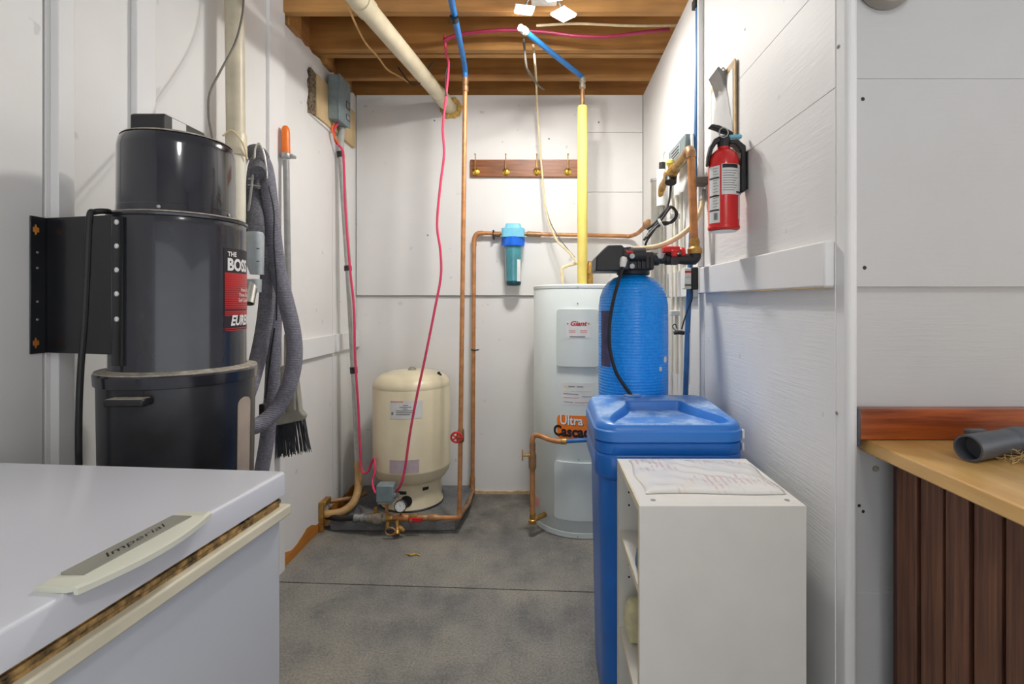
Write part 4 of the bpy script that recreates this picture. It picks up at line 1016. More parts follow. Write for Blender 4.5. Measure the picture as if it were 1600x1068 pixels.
for z, a0, a1, mt in ((0.722, -25, 6, 'yellow_soft'), (0.708, -25, -8, 'grey_ink'), (0.696, -4, 6, 'grey_ink'), (0.690, -25, -8, 'pink_ink'), (0.668, -24, -14, 'grey_ink'), (0.668, -12, 6, 'pink_ink')):
    MB().wrap(WC, WR + 0.0008, a0, a1, z - 0.0016, z + 0.0016, 0.0004, 8).build('print_line', mt, en)
stk = MB()
stk = wrap_round(WC, WR + 0.0002, -32.5, 30, 0.486, 0.603, 0.022, 0.0008, 26).build('sticker', 'label_orange', Wh, label='orange brand sticker')
tx = MB(); text_on_cyl(tx, 'Ultra', 0.064, WC, WR + 0.0024, -29.0, 0.558, 0.0016, 0.0, sx=0.88); tx.build('lettering', 'white_ink', stk, smooth=False)
tx = MB(); text_on_cyl(tx, 'Ultra', 0.064, WC, WR + 0.0016, -28.5, 0.5562, 0.0016, 0.0, sx=0.88); tx.build('lettering_shadow', 'black_ink', stk, smooth=False)
tx = MB(); text_on_cyl(tx, 'Cascade', 0.070, WC, WR + 0.0020, -37.0, 0.500, 0.0030, 0.0, sx=0.94); tx.build('lettering', 'black_ink', stk, smooth=False)
MB().wrap(WC, WR + 0.0004, -75, -61, 0.095, 0.150, 0.0006, 6).build('round_mark', 'pink_ink', Wh)
MB().axial((0.248, 2.75, 1.246), (0.248, 2.75, 2), [(0.016, 0), (0.016, 0.06), (0.020, 0.065), (0.020, 0.11), (0.012, 0.125), (0.012, 0.13)], 14).build('relief_nipple', 'brass', Wh)

IN = thing('heater_feed', 'copper feed pipe with a small valve at the left of the water heater', 'pipe', (-0.06, 2.53, 0.03))
px = lambda a, b, Y=2.53: ((a - 850) * Y / 800, Y, 1.16 - (b - 471) * Y / 800)
MB().axial(px(832, 817), px(832, 800), [(0.020, 0), (0.020, 0.018), (0.015, 0.022), (0.015, 0.05)], 14).build('base_elbow', 'brass', IN)
MB().cyl(px(833, 812), (0.015, 2.60, 0.085), 0.013, n=12).build('nipple', 'brass', IN)
MB().cyl(px(832, 806), px(832, 728), 0.0125, n=14).build('lower_pipe', 'copper', IN)
vb = MB().axial(px(832, 734), px(832, 690), [(0.014, 0), (0.019, 0.015), (0.019, 0.07), (0.015, 0.09), (0.015, 0.135)], 14).build('stop_valve', 'copper_dull', IN)
MB().axial(px(830, 711), px(816, 711), [(0.012, 0), (0.012, 0.012), (0.006, 0.016), (0.006, 0.04)], 10).build('valve_stem', 'brass', vb)
MB().box(-0.109, -0.103, 2.522, 2.538, 0.375, 0.428).build('valve_handle', 'brass', vb, 0.003)
MB().tube([px(832, 696), px(832, 686), px(836, 680), px(845, 681, 2.51), px(858, 686, 2.49), px(872, 689, 2.47), px(884, 689, 2.465)], 0.0125, 14, sub=6).build('upper_bend', 'copper', IN)
MB().axial(px(876, 689, 2.468), px(886, 689, 2.465), [(0.014, 0), (0.0155, 0.004), (0.0155, 0.028), (0.013, 0.03)], 12).build('crimp', 'brass', IN)
MB().tube([px(882, 689, 2.465), px(900, 688, 2.455), px(920, 687, 2.44), px(945, 686, 2.38), px(970, 686, 2.30)], 0.0105, 12).build('blue_tail', 'pex', IN)

Y_ = thing('insulated_pipe', 'copper pipe in yellow foam insulation rising from the water heater', 'pipe', (0.206, 2.75, 1.247))
MB().axial((0.206, 2.75, 1.248), (0.2065, 2.75, 2.212), [(0.024, 0), (0.0265, 0.004), (0.027, 0.5), (0.0265, 0.955), (0.022, 0.962)], 24).build('foam_sleeve', 'foam', Y_)
MB().cyl((0.2065, 2.75, 2.20), (0.2065, 2.75, 2.33), 0.0115, n=14).build('pipe', 'copper_dull', Y_)
MB().axial((0.2065, 2.75, 2.302), (0.2065, 2.75, 3), [(0.013, 0), (0.017, 0.004), (0.017, 0.022), (0.013, 0.026), (0.013, 0.034), (0.018, 0.038), (0.018, 0.058), (0.013, 0.062)], 14).build('fitting', 'solder', Y_)
Xb = thing('blue_pipe', 'short blue plastic pipe slanting from the yellow insulated pipe to the work light', 'pipe', (0.05, 2.5, 2.34))
MB().tube([(0.2065, 2.75, 2.350), (0.195, 2.735, 2.366), (0.05, 2.50, 2.364), (-0.088, 2.27, 2.362)], 0.0135, 12).build('pipe', 'pex', Xb)
MB().axial((-0.080, 2.284, 2.362), (-0.105, 2.244, 2.362), [(0.016, 0), (0.018, 0.004), (0.018, 0.02), (0.015, 0.024), (0.015, 0.045)], 12).build('coupling', 'white', Xb)
solo(MB().tube([(-0.0523, 2.4600, 2.3931), (-0.0432, 2.4700, 2.3055), (-0.0413, 2.7500, 2.3322), (-0.0406, 2.9500, 2.3068), (-0.0261, 2.9800, 2.0950), (-0.0075, 2.9800, 1.8715), (0.0111, 2.9600, 1.6817), (0.0657, 2.9200, 1.5213), (0.1425, 2.8500, 1.4307), (0.1855, 2.8000, 1.3665)], 0.0058, 10),
     'cream_cord', 'cable_cream', 'cream cord hanging from the joists down to the yellow pipe', 'cable')
solo(MB().tube([(-0.0037, 3.0000, 1.8575), (0.0075, 2.9900, 1.7244), (0.0445, 2.9700, 1.6018), (0.1099, 2.9300, 1.4933), (0.1716, 2.8600, 1.4067)], 0.003, 8), 'beaded_cord', 'cable_grey', 'thin dark cord hanging along the lower end of the cream cord', 'cable')
solo(MB().tube([(0.1817, 2.8500, 1.3737), (0.1211, 2.8500, 1.3559), (0.0997, 2.8500, 1.3381), (0.1033, 2.8500, 1.2704), (0.1069, 2.8500, 1.2277)], 0.009, 10), 'cable_elbow', 'cable_cream', 'cream cable elbow on top of the water heater', 'cable')

# ================================================================== softener: resin tank and control valve
RC = (0.327, 1.88)
ST = thing('softener_tank', 'tall bright blue softener tank with a black control valve on top', 'tank', (RC[0], RC[1], 0))
c3 = (RC[0], RC[1], 0)
MB().lathe([(0.118, 0.0), (0.128, 0.004), (0.128, 0.10), (0.1265, 0.104), (0.1265, 1.10), (0.1255, 1.145), (0.121, 1.178), (0.110, 1.208), (0.092, 1.232), (0.070, 1.247), (0.045, 1.254), (0.045, 1.262)], c3, 64).build('shell', 'resin', ST)
MB().wrap(RC, 0.1267, -72, -48, 0.93, 1.128, 0.0006, 6).build('label', 'purple', ST, label='faded purple label')
for a, z, s in ((52, 0.955, 0.016), (38, 0.925, 0.011)):
    wrap_round(RC, 0.1268, a - s * 300, a + s * 300, z - s * 0.6, z + s * 0.8, s * 0.6, 0.0006, 8).build('scuff', 'paper', ST)
# valve: dark body with cover, ports and bypass
vy = 1.83
MB().lathe([(0.055, 1.256), (0.060, 1.260), (0.060, 1.276), (0.05, 1.280)], c3, 28).build('valve_base', 'black', ST)
vb = MB().box(0.268, 0.388, 1.80, 1.94, 1.272, 1.335).build('valve_body', 'black', ST, 0.006)
MB().cyl((0.275, 1.80, 1.325), (0.355, 1.80, 1.325), 0.024, n=20).build('piston_housing', 'black', vb)
for (x, z) in ((0.306, 1.318), (0.306, 1.283)):
    MB().axial((x, 1.778, z), (x, 0, z), [(0.009, 0), (0.009, 0.004), (0.005, 0.005), (0.005, 0.008)], 12).build('screw', 'zinc', vb)
for x in (0.330, 0.345, 0.360, 0.375):
    MB().box(x - 0.003, x + 0.003, 1.790, 1.802, 1.276, 1.318).build('rib', 'black', vb, 0.001)
cv = MB().prism([(0.179, 1.266), (0.277, 1.266), (0.277, 1.352), (0.268, 1.357), (0.222, 1.357), (0.181, 1.315)], 'Y', 1.775, 1.935)
cv.build('timer_cover', 'black', ST, 0.005, label='dark angular timer cover')
MB().box(0.275, 0.298, 1.785, 1.92, 1.272, 1.350).build('cover_plate', 'black', ST, 0.003)
MB().box(0.285, 0.310, 1.775, 1.80, 1.328, 1.336).build('red_clip', 'red_plastic', ST, 0.002)
MB().box(0.287, 0.306, 1.79, 1.82, 1.338, 1.352).build('port_block', 'black', ST, 0.003)
by = MB().axial((0.375, 1.835, 1.312), (0.545, 1.835, 1.312), [(0.018, 0), (0.018, 0.012), (0.023, 0.014), (0.023, 0.035), (0.017, 0.04), (0.017, 0.055), (0.021, 0.06), (0.021, 0.10), (0.017, 0.105), (0.020, 0.13), (0.020, 0.168), (0.012, 0.17)], 20).build('bypass_valve', 'black', ST)
MB().axial((0.41, 1.812, 1.322), (0.41, 0, 1.330), [(0.012, 0), (0.012, 0.012), (0.007, 0.014)], 8).build('white_nut', 'zinc', by)
MB().axial((0.462, 1.815, 1.305), (0.462, 0, 1.300), [(0.016, 0), (0.016, 0.012), (0.009, 0.013)], 16).build('port', 'black', by)
MB().cyl((0.45, 1.835, 1.32), (0.45, 1.835, 1.345), 0.014, n=14).build('knob_neck', 'black', by)
kn = MB().box(0.424, 0.482, 1.808, 1.850, 1.334, 1.356).build('bypass_knob', 'red_plastic', by, 0.005, label='red bypass knob')
MB().box(0.448, 0.468, 1.796, 1.812, 1.318, 1.342).build('knob_tab', 'red_plastic', by, 0.004)
MB().axial((0.486, 1.83, 1.335), (0.505, 1.83, 1.338), [(0.017, 0), (0.019, 0.004), (0.017, 0.016)], 14).build('side_knob', 'red_plastic', by)
MB().tube([(0.525, 1.835, 1.312), (0.535, 1.833, 1.313), (0.540, 1.830, 1.322), (0.540, 1.830, 1.335)], 0.021, 14).build('end_elbow', 'black', by)
# white brine connector and black brine line
MB().axial((0.2773, 1.7750, 1.3131), (0.2692, 1.7650, 1.2725), [(0.010, 0), (0.013, 0.006), (0.012, 0.026), (0.009, 0.036)], 10).build('brine_connector', 'white', ST)
MB().tube([(0.2714, 1.7650, 1.2769), (0.2545, 1.7550, 1.2280), (0.2330, 1.7420, 1.1513), (0.2221, 1.7420, 1.0751), (0.2243, 1.7420, 0.9989), (0.2439, 1.7420, 0.9227), (0.2744, 1.7420, 0.8726), (0.3036, 1.7350, 0.8325)], 0.0062, 10).build('brine_line', 'cable_black', ST)
solo(MB().tube([(0.3209, 1.8600, 1.3506), (0.3623, 1.8700, 1.3540), (0.4208, 1.8700, 1.3634), (0.4779, 1.8650, 1.3885), (0.5231, 1.8600, 1.4227), (0.5534, 1.8600, 1.4599), (0.5735, 1.8650, 1.5004), (0.5797, 1.8700, 1.5317)], 0.0095, 12),
     'drain_hose', 'cable_cream', 'cream drain hose arching from the black control valve to the right wall', 'hose')
t = thing('hose_fitting', 'small grey hose fitting on the right wall at the end of the cream hose', 'fitting', (0.5820, 1.8700, 1.5317))
MB().axial((0.5797, 1.8700, 1.5270), (0.5875, 1.8800, 1.5713), [(0.012, 0), (0.013, 0.005), (0.012, 0.02), (0.008, 0.022), (0.008, 0.045)], 12).build('body', 'zinc', t)

# ------------------------------------------------------------------ copper drop, tee and sterilizer on the right wall
K = thing('copper_drop', 'fat copper pipe dropping to the black control valve beside the right wall', 'pipe', (0.53, 1.84, 1.33))
MB().cyl((0.538, 1.832, 1.37), (0.527, 1.835, 1.69), 0.0145, n=18).build('pipe', 'copper', K)
MB().axial((0.540, 1.830, 1.330), (0.538, 1.832, 1.385), [(0.027, 0), (0.027, 0.018), (0.022, 0.022), (0.018, 0.03), (0.020, 0.045), (0.017, 0.055)], 8).build('union_nut', 'brass', K)
MB().tube([(0.5275, 1.835, 1.675), (0.5270, 1.838, 1.695), (0.527, 1.856, 1.708), (0.527, 1.89, 1.706)], 0.0175, 16).build('elbow', 'copper_dull', K)
MB().tube([(0.527, 1.88, 1.706), (0.530, 2.10, 1.697)], 0.0155, 16, smooth=False).build('pipe', 'brass', K)
tee = MB().axial((0.530, 2.07, 1.698), (0.533, 2.23, 1.690), [(0.018, 0), (0.023, 0.01), (0.023, 0.06), (0.027, 0.065), (0.027, 0.10), (0.019, 0.105), (0.017, 0.16)], 14).build('brass_tee', 'brass', K)
MB().axial((0.531, 2.15, 1.70), (0.525, 2.13, 1.75), [(0.012, 0), (0.010, 0.03), (0.017, 0.032), (0.019, 0.045), (0.012, 0.055)], 12).build('yellow_handle', 'foam', tee)
MB().tube([(0.531, 2.14, 1.68), (0.527, 2.13, 1.655)], 0.024, 14, smooth=False).build('black_cap', 'black', tee)
MB().tube([(0.533, 2.22, 1.69), (0.536, 2.30, 1.685), (0.538, 2.34, 1.675), (0.539, 2.352, 1.64)], 0.0165, 14).build('end_elbow', 'brass', K)
MB().box(0.545, 0.597, 1.84, 1.90, 1.585, 1.610).build('pipe_bracket', 'cable_grey', K, 0.003)

UV = thing('sterilizer', 'stainless steel sterilizer tube with a white lamp end on the right wall', 'sterilizer', (0.545, 2.45, 0.9))
MB().cyl((0.552, 2.50, 0.95), (0.552, 2.50, 1.75), 0.030, n=28).build('chamber', 'steel', UV)
for z in (0.95, 1.745):
    MB().cyl((0.552, 2.50, z), (0.552, 2.50, z + 0.012), 0.033, n=28).build('end_ring', 'zinc', UV)
MB().cyl((0.545, 2.36, 1.60), (0.545, 2.36, 1.765), 0.026, n=24).build('lamp_housing', 'white', UV)
MB().cyl((0.545, 2.36, 1.765), (0.545, 2.36, 1.800), 0.015, n=16).build('lamp_cap', 'black', UV)
MB().tube([(0.545, 2.36, 1.80), (0.548, 2.355, 1.835), (0.556, 2.33, 1.845), (0.562, 2.31, 1.81), (0.566, 2.30, 1.76)], 0.005, 8).build('lamp_lead', 'white', UV)
MB().cyl((0.545, 2.36, 0.90), (0.545, 2.36, 1.60), 0.012, n=14).build('quartz_tube', 'steel', UV)
for y, x, r in ((2.28, 0.570, 0.006), (2.22, 0.575, 0.008), (2.16, 0.580, 0.006)):
    MB().cyl((x, y, 0.85), (x, y, 1.62), r, n=10).build('side_tube', 'pvc', UV)
for z in (1.52, 1.10):
    MB().box(0.545, 0.597, 2.20, 2.235, z, z + 0.022).build('clip', 'white', UV, 0.003)
BL = thing('ballast_box', 'slanted grey ballast box on the right wall above the brass tee', 'electrical box', (0.57, 2.1, 1.73))
bb = MB().box(0.547, 0.597, 1.985, 2.25, 1.742, 1.812).build('case', 'box_grey', BL, 0.004)
MB().box(0.5455, 0.548, 2.06, 2.20, 1.756, 1.798).build('label', 'grey_plastic', BL)
for z in (1.765, 1.777, 1.790):
    MB().box(0.5447, 0.5457, 2.07, 2.19, z - 0.003, z + 0.003).build('print_line', 'black_ink', BL)
MB().tube([(0.572, 1.985, 1.79), (0.568, 1.965, 1.80), (0.566, 1.955, 1.76), (0.566, 1.955, 1.70)], 0.006, 8).build('lead', 'white', BL)
CO = thing('coiled_cord', 'bundled black cord tied with a white band beside the sterilizer', 'cord', (0.4978, 2.2000, 1.5010))
MB().tube([(0.5597, 2.2500, 1.6916), (0.5439, 2.2200, 1.6068), (0.5225, 2.2000, 1.5477), (0.4851, 2.1800, 1.4897), (0.4354, 2.1500, 1.4207), (0.4246, 2.1500, 1.3938)], 0.0052, 8).build('cord', 'cable_black', CO)
MB().tube([(0.4367, 2.1700, 1.4665), (0.4720, 2.1700, 1.4936), (0.5045, 2.1700, 1.5343), (0.5344, 2.1700, 1.5614), (0.5561, 2.1700, 1.5479), (0.5561, 2.1700, 1.5153), (0.5262, 2.1700, 1.4909), (0.4882, 2.1700, 1.4828), (0.4448, 2.1700, 1.4557)], 0.0056, 8).build('cord', 'cable_black', CO)
MB().tube([(0.4192, 2.1500, 1.4180), (0.4590, 2.1600, 1.4678), (0.4968, 2.1600, 1.5083), (0.5238, 2.1600, 1.5461), (0.5425, 2.1700, 1.5587), (0.5642, 2.1700, 1.5316), (0.5425, 2.1700, 1.4963), (0.4914, 2.1600, 1.4894), (0.4300, 2.1500, 1.4287)], 0.0056, 8).build('cord', 'cable_black', CO)
MB().tube([(0.4811, 2.1500, 1.5067), (0.4907, 2.1450, 1.4844), (0.5022, 2.1600, 1.4759)], 0.006, 8).build('tie', 'white', CO)

PX = thing('blue_pipe', 'blue plastic pipe smeared with white paint running down the right wall', 'pipe', (0.57, 1.965, 0))
MB().tube([(0.5920, 1.9650, 2.4274), (0.5895, 1.9650, 2.0713), (0.5846, 1.9650, 1.7888), (0.5698, 1.9650, 1.4818), (0.5551, 1.9650, 1.1625), (0.5428, 1.9650, 0.7940), (0.5355, 1.9650, 0.4501), (0.5305, 1.9650, 0.0006)], 0.0105, 12).build('pipe', 'strip_blue', PX)
for a, b in ((55, 95), (130, 150), (300, 330), (520, 600)):
    xa = 1090 - (a > 280) * 8 - (a > 500) * 8
    MB().tube([((xa + 4 - 850) * 1.958 / 800, 1.956, 1.16 - (a - 471) * 1.958 / 800), ((xa + 3 - 850) * 1.958 / 800, 1.956, 1.16 - (b - 471) * 1.958 / 800)], [0.002, 0.0065, 0.0065, 0.002], 8, smooth=False).build('paint_smear', 'white', PX)
MB().box(0.572, 0.597, 1.945, 1.985, 2.285, 2.318).build('clip', 'black', PX, 0.003)

PL = thing('plug_adapter', 'small black plug adapter with a coloured face on the end of the ledge', 'adapter', (0.57, 1.94, 1.2))
MB().box(0.556, 0.582, 1.925, 1.975, 1.205, 1.290).build('body', 'black', PL, 0.005)
MB().box(0.530, 0.556, 1.930, 1.970, 1.208, 1.288).build('face', 'white', PL, 0.003)
for k, (mt, z) in enumerate((('red_plastic', 1.272), ('yellow_soft', 1.252), ('cable_grey', 1.222), ('yellow_soft', 1.214))):
    MB().box(0.531, 0.555, 1.9285, 1.9305, z - 0.004, z + 0.004).build('face_mark', mt, PL)
MB().tube([(0.562, 1.94, 1.206), (0.5602, 1.9400, 1.1673), (0.5481, 1.9400, 1.1382), (0.5311, 1.9400, 1.0897), (0.5214, 1.9400, 1.0557)], 0.0028, 8).build('lead', 'cable_black', PL)
MB().tube([(0.4970, 1.9300, 1.0490), (0.4849, 1.9300, 1.0659), (0.4946, 1.9300, 1.0756), (0.5018, 1.9300, 1.0587)], 0.002, 6).build('lead_loop', 'cable_black', PL)
MB().tube([(0.4923, 1.9400, 1.0412), (0.5092, 1.9400, 1.0436), (0.5311, 1.9400, 1.0412)], [0.007, 0.0085, 0.008], 10).build('inline_connector', 'black', PL)

# ================================================================== brine tank
BT = thing('brine_tank', 'blue plastic brine tank with a dusty scooped lid', 'tank', (0.33, 1.58, 0))
x0, x1, y0, y1 = 0.143, 0.557, 1.40, 1.77
MB().rrect([(0.0, x0 + .035, x1 - .035, y0 + .035, y1 - .035, .06), (0.01, x0 + .025, x1 - .025, y0 + .025, y1 - .025, .07), (0.60, x0 + .014, x1 - .014, y0 + .014, y1 - .014, .07), (0.690, x0 + .012, x1 - .012, y0 + .012, y1 - .012, .07)], 8).build('body', 'brine_body', BT)
MB().rrect([(0.664, x0 + .014, x1 - .014, y0 + .014, y1 - .014, .06), (0.672, x0 + .004, x1 - .004, y0 + .004, y1 - .004, .06), (0.684, x0, x1, y0, y1, .06), (0.733, x0, x1, y0, y1, .06), (0.738, x0 + .003, x1 - .003, y0 + .003, y1 - .003, .06),
            (0.743, x0, x1, y0, y1, .06), (0.770, x0, x1, y0, y1, .06), (0.7725, x0 + .003, x1 - .003, y0 + .003, y1 - .003, .06)], 8).build('collar', 'brine_body', BT)
lid = MB().rrect([(0.7735, x0 + .001, x1 - .001, y0 + .001, y1 - .001, .06), (0.776, x0 - .002, x1 + .002, y0 - .002, y1 + .002, .06), (0.803, x0 - .002, x1 + .002, y0 - .002, y1 + .002, .06), (0.807, x0 + .002, x1 - .002, y0 + .002, y1 - .002, .06)], 8)
lid.build('lid_rim', 'brine', BT)
nx, ny = 90, 80
def smooth(a, b, v):
    t_ = max(0, min(1, (v - a) / (b - a))); return t_ * t_ * (3 - 2 * t_)
vs = []; fs = []
lx0, lx1, ly0, ly1 = x0 + .002, x1 - .002, y0 + .002, y1 - .002
def rdist(x, y, r=0.058):
    cx, cy = (lx0 + lx1) / 2, (ly0 + ly1) / 2
    qx = abs(x - cx) - (lx1 - lx0) / 2 + r; qy = abs(y - cy) - (ly1 - ly0) / 2 + r
    return -(math.hypot(max(qx, 0), max(qy, 0)) + min(max(qx, qy), 0) - r)
def lidz(x, y):
    d = max(0, rdist(x, y))
    v = (y - ly0) / (ly1 - ly0)
    base = 0.8245 + 0.018 * v
    f = math.sqrt(max(0, 1 - (1 - min(1, d / 0.022)) ** 2))
    z = 0.805 + (base - 0.805) * f
    yb = 1.675
    half = 0.172 - 0.078 * smooth(0.15, 0.95, (y - ly0) / (yb - ly0))
    cx = 0.356
    s_ = smooth(0, 0.018, half - abs(x - cx)) * smooth(0, 0.012, yb - y) * smooth(0.008, 0.03, y - ly0)
    return z - 0.034 * s_ * smooth(0.0, 0.5, (y - ly0) / (yb - ly0)) - 0.003 * s_
for j in range(ny + 1):
    for i in range(nx + 1):
        u = -1 + 2 * i / nx; w = -1 + 2 * j / ny
        x = (lx0 + lx1) / 2 + u * (lx1 - lx0) / 2; y = (ly0 + ly1) / 2 + w * (ly1 - ly0) / 2
        d = rdist(x, y)
        if d < 0:
            cx = max(lx0 + .058, min(lx1 - .058, x)); cy = max(ly0 + .058, min(ly1 - .058, y))
            k_ = 0.058 / max(1e-6, math.hypot(x - cx, y - cy)); x = cx + (x - cx) * k_; y = cy + (y - cy) * k_
        vs.append((x, y, lidz(x, y)))
for j in range(ny):
    for i in range(nx):
        a = j * (nx + 1) + i
        fs.append((a, a + 1, a + nx + 2, a + nx + 1))
MB().add(vs, fs).build('lid', 'brine', BT, angle=60)
MB().box(x1 - 0.004, x1 + 0.0035, y0 + 0.028, y0 + 0.06, 0.778, 0.802).build('salt_smudge', 'paper', BT, 0.002)
MB().box(x1 - 0.004, x1 + 0.0025, y0 + 0.028, y0 + 0.055, 0.744, 0.766).build('salt_smudge', 'paper', BT, 0.002)
MB().lathe([(0.03, 0.838), (0.030, 0.8435), (0.022, 0.8455), (0.0, 0.846)], (0.300, 1.735, 0), 24).build('lid_cap', 'brine', BT)

# ================================================================== white shelf unit
SU = thing('shelf_unit', 'small open white shelf unit standing in front of the blue brine tank', 'shelf', (0.37, 1.21, 0))
sx0, sx1, sy0, sy1, sz = 0.197, 0.540, 1.053, 1.371, 0.740
pn = 0.016
MB().box(sx0, sx1, sy0, sy0 + pn, 0.0, sz).build('side_panel', 'melamine', SU, 0.001)
MB().box(sx0, sx1, sy1 - pn, sy1, 0.0, sz).build('side_panel', 'melamine', SU, 0.001)
MB().box(sx0 + 0.002, sx1, sy0 + pn, sy1 - pn, sz - pn, sz - 0.0005).build('top_panel', 'melamine', SU, 0.001)
MB().box(sx1 - 0.006, sx1, sy0 + pn, sy1 - pn, 0.04, sz - pn).build('back_panel', 'melamine', SU)
MB().box(sx0 - 0.0012, sx0, sy0, sy0 + pn, 0.0, sz).build('edge_band', 'melamine_edge', SU)
MB().box(sx0 - 0.0012, sx0, sy1 - pn, sy1, 0.0, sz).build('edge_band', 'melamine_edge', SU)
MB().box(sx0 - 0.0012, sx0 + 0.003, sy0 + pn, sy1 - pn, sz - pn, sz).build('edge_band', 'melamine_edge', SU)
for z in (0.555, 0.300, 0.04):
    b_ = MB().box(sx0 + 0.004, sx1 - 0.006, sy0 + pn, sy1 - pn, z - pn, z).build('shelf_board', 'melamine', SU, 0.001)
    MB().box(sx0 + 0.003, sx0 + 0.0045, sy0 + pn, sy1 - pn, z - pn, z).build('edge_band', 'melamine_edge', b_)
for z in (0.690, 0.656, 0.622, 0.50, 0.466, 0.432, 0.24, 0.20):
    MB().axial((sx0 + 0.028, sy1 - pn - 0.0002, z), (sx0 + 0.028, 0, z), [(0.0028, 0), (0.0028, 0.0006), (0.001, 0.0008)], 10).build('peg_hole', 'black_ink', SU)
for x in (0.231, 0.515):
    MB().axial((x, sy0 + 0.032, sz - 0.0005), (x, sy0 + 0.032, 2), [(0.0055, 0), (0.0055, 0.0008), (0.003, 0.0011)], 12).build('screw_cap', 'zinc', SU)
# flat printed bag on top
nx, ny = 40, 20
vs = []; fs = []
rnd = random.Random(3)
for lay in (1, 0):
    for j in range(ny + 1):
        for i in range(nx + 1):
            u, v = i / nx, j / ny
            x = 0.222 + 0.306 * u + 0.004 * math.sin(9 * v); y = 1.118 + 0.235 * v + 0.005 * math.sin(6 * u)
            if u > 0.8: y = y - 0.18 * (u - 0.8) * v
            e = min(u, 1 - u, v, 1 - v)
            puff = 0.006 * min(1, e / 0.08) + 0.0015
            z = sz + 0.0006
            if lay: z += puff + 0.0022 * min(1, e / 0.1) * (math.sin(23 * u + 9 * v) * math.sin(17 * v - 11 * u) + 0.6 * math.sin(41 * u * v + 13 * v))
            vs.append((x, y, z))
n1 = (nx + 1) * (ny + 1)
for lay in (0, 1):
    for j in range(ny):
        for i in range(nx):
            a = lay * n1 + j * (nx + 1) + i
            fs.append((a, a + 1, a + nx + 2, a + nx + 1))
for i in range(nx):
    for a in (i, ny * (nx + 1) + i): fs.append((a, a + 1, a + 1 + n1, a + n1))
for j in range(ny):
    for a in (j * (nx + 1), j * (nx + 1) + nx): fs.append((a, a + nx + 1, a + nx + 1 + n1, a + n1))
m, nt, b = nmat('printed_bag')
v = coords(nt, (1, 1, 1))
w = N(nt, 'ShaderNodeTexWave', wave_type='BANDS', bands_direction='X'); w.inputs['Scale'].default_value = 22; w.inputs['Distortion'].default_value = 1.0
nt.links.new(v, w.inputs['Vector'])
r1 = ramp(nt, [(0.62, (0, 0, 0)), (0.72, (1, 1, 1))]); nt.links.new(w.outputs[0], r1.inputs[0])
msk = noise(nt, v, 9, 2); r2 = ramp(nt, [(0.50, (0, 0, 0)), (0.60, (0.8, 0.8, 0.8))]); nt.links.new(msk, r2.inputs[0])
brk_ = noise(nt, v, 60, 2); r3 = ramp(nt, [(0.42, (0, 0, 0)), (0.5, (1, 1, 1))]); nt.links.new(brk_, r3.inputs[0])
mu = N(nt, 'ShaderNodeMath', operation='MULTIPLY'); nt.links.new(r1.outputs[0], mu.inputs[0]); nt.links.new(r2.outputs[0], mu.inputs[1])
mu2 = N(nt, 'ShaderNodeMath', operation='MULTIPLY'); nt.links.new(mu.outputs[0], mu2.inputs[0]); nt.links.new(r3.outputs[0], mu2.inputs[1])
nt.links.new(mixc(nt, mu2.outputs[0], srgb(228, 226, 222), srgb(216, 182, 180)), b.inputs['Base Color']); b.inputs['Roughness'].default_value = 0.22
bag = MB().add(vs, fs)
M['printed_bag'] = m
solo(bag, 'plastic_bag', 'printed_bag', 'flat white plastic bag with faded red print lying on the shelf unit', 'bag', angle=80)
# crumpled things in the shelf
def crumple(c, s, seed, n=10):
    rn = random.Random(seed); mb = MB().ball((0, 0, 0), 1.0, n)
    for p in mb.v:
        k_ = 1 + 0.16 * math.sin(5 * p.x + seed) * math.cos(6 * p.z - seed) + rn.uniform(-0.07, 0.07)
        p.x *= k_; p.y *= k_
        sg = lambda q: math.copysign(abs(q) ** 0.6, q)
        p.x, p.y, p.z = sg(p.x) * s[0], sg(p.y) * s[1], sg(p.z) * s[2]
    lo_ = min(p.z for p in mb.v)
    for p in mb.v: p += Vector(c); p.z -= lo_
    return mb
solo(crumple((0.232, 1.30, 0.3002), (0.026, 0.028, 0.052), 3), 'crumpled_bag', 'yellow_soft', 'crumpled clear and yellow bag on the lower shelf', 'bag', angle=20)
solo(crumple((0.226, 1.135, 0.5552), (0.020, 0.04, 0.026), 5), 'folded_cloth', 'blue_soft', 'pale blue folded cloth on the upper shelf', 'cloth', angle=20)

# ================================================================== fire extinguisher and clipboard on the right wall
EX = thing('fire_extinguisher', 'red fire extinguisher with a black lever hanging on the right wall', 'extinguisher', (0.53, 1.51, 1.37))
ec = (0.530, 1.510, 0)
MB().lathe([(0.036, 1.368), (0.043, 1.370), (0.0455, 1.374), (0.0455, 1.380), (0.0440, 1.383), (0.0440, 1.555), (0.0425, 1.575), (0.037, 1.592), (0.027, 1.603), (0.018, 1.608), (0.0165, 1.622)], ec, 48).build('cylinder', 'red', EX)
MB().lathe([(0.0385, 1.3672), (0.036, 1.3655), (0.0, 1.3665)], ec, 40).build('base_plate', 'white', EX)
lb = MB().wrap((0.53, 1.51), 0.0441, -62, 8, 1.392, 1.545, 0.0004, 16)
lb = MB().wrap((0.53, 1.51), 0.0441, -82, -33, 1.388, 1.552, 0.0004, 12).build('label', 'paper', EX, label='white instruction panel')
lc = MB().wrap((0.53, 1.51), 0.0441, -28, 46, 1.468, 1.556, 0.0004, 16).build('label', 'paper', EX, label='white instruction panel')
MB().wrap((0.53, 1.51), 0.0446, -24, 38, 1.544, 1.555, 0.0004, 10).build('label_heading', 'black_ink', lc)
for k in range(9):
    z = 1.536 - 0.007 * k
    MB().wrap((0.53, 1.51), 0.0446, -22, 34 - 6 * (k % 3), z - 0.0010, z + 0.0010, 0.0003, 8).build('print_line', 'grey_ink', lc)
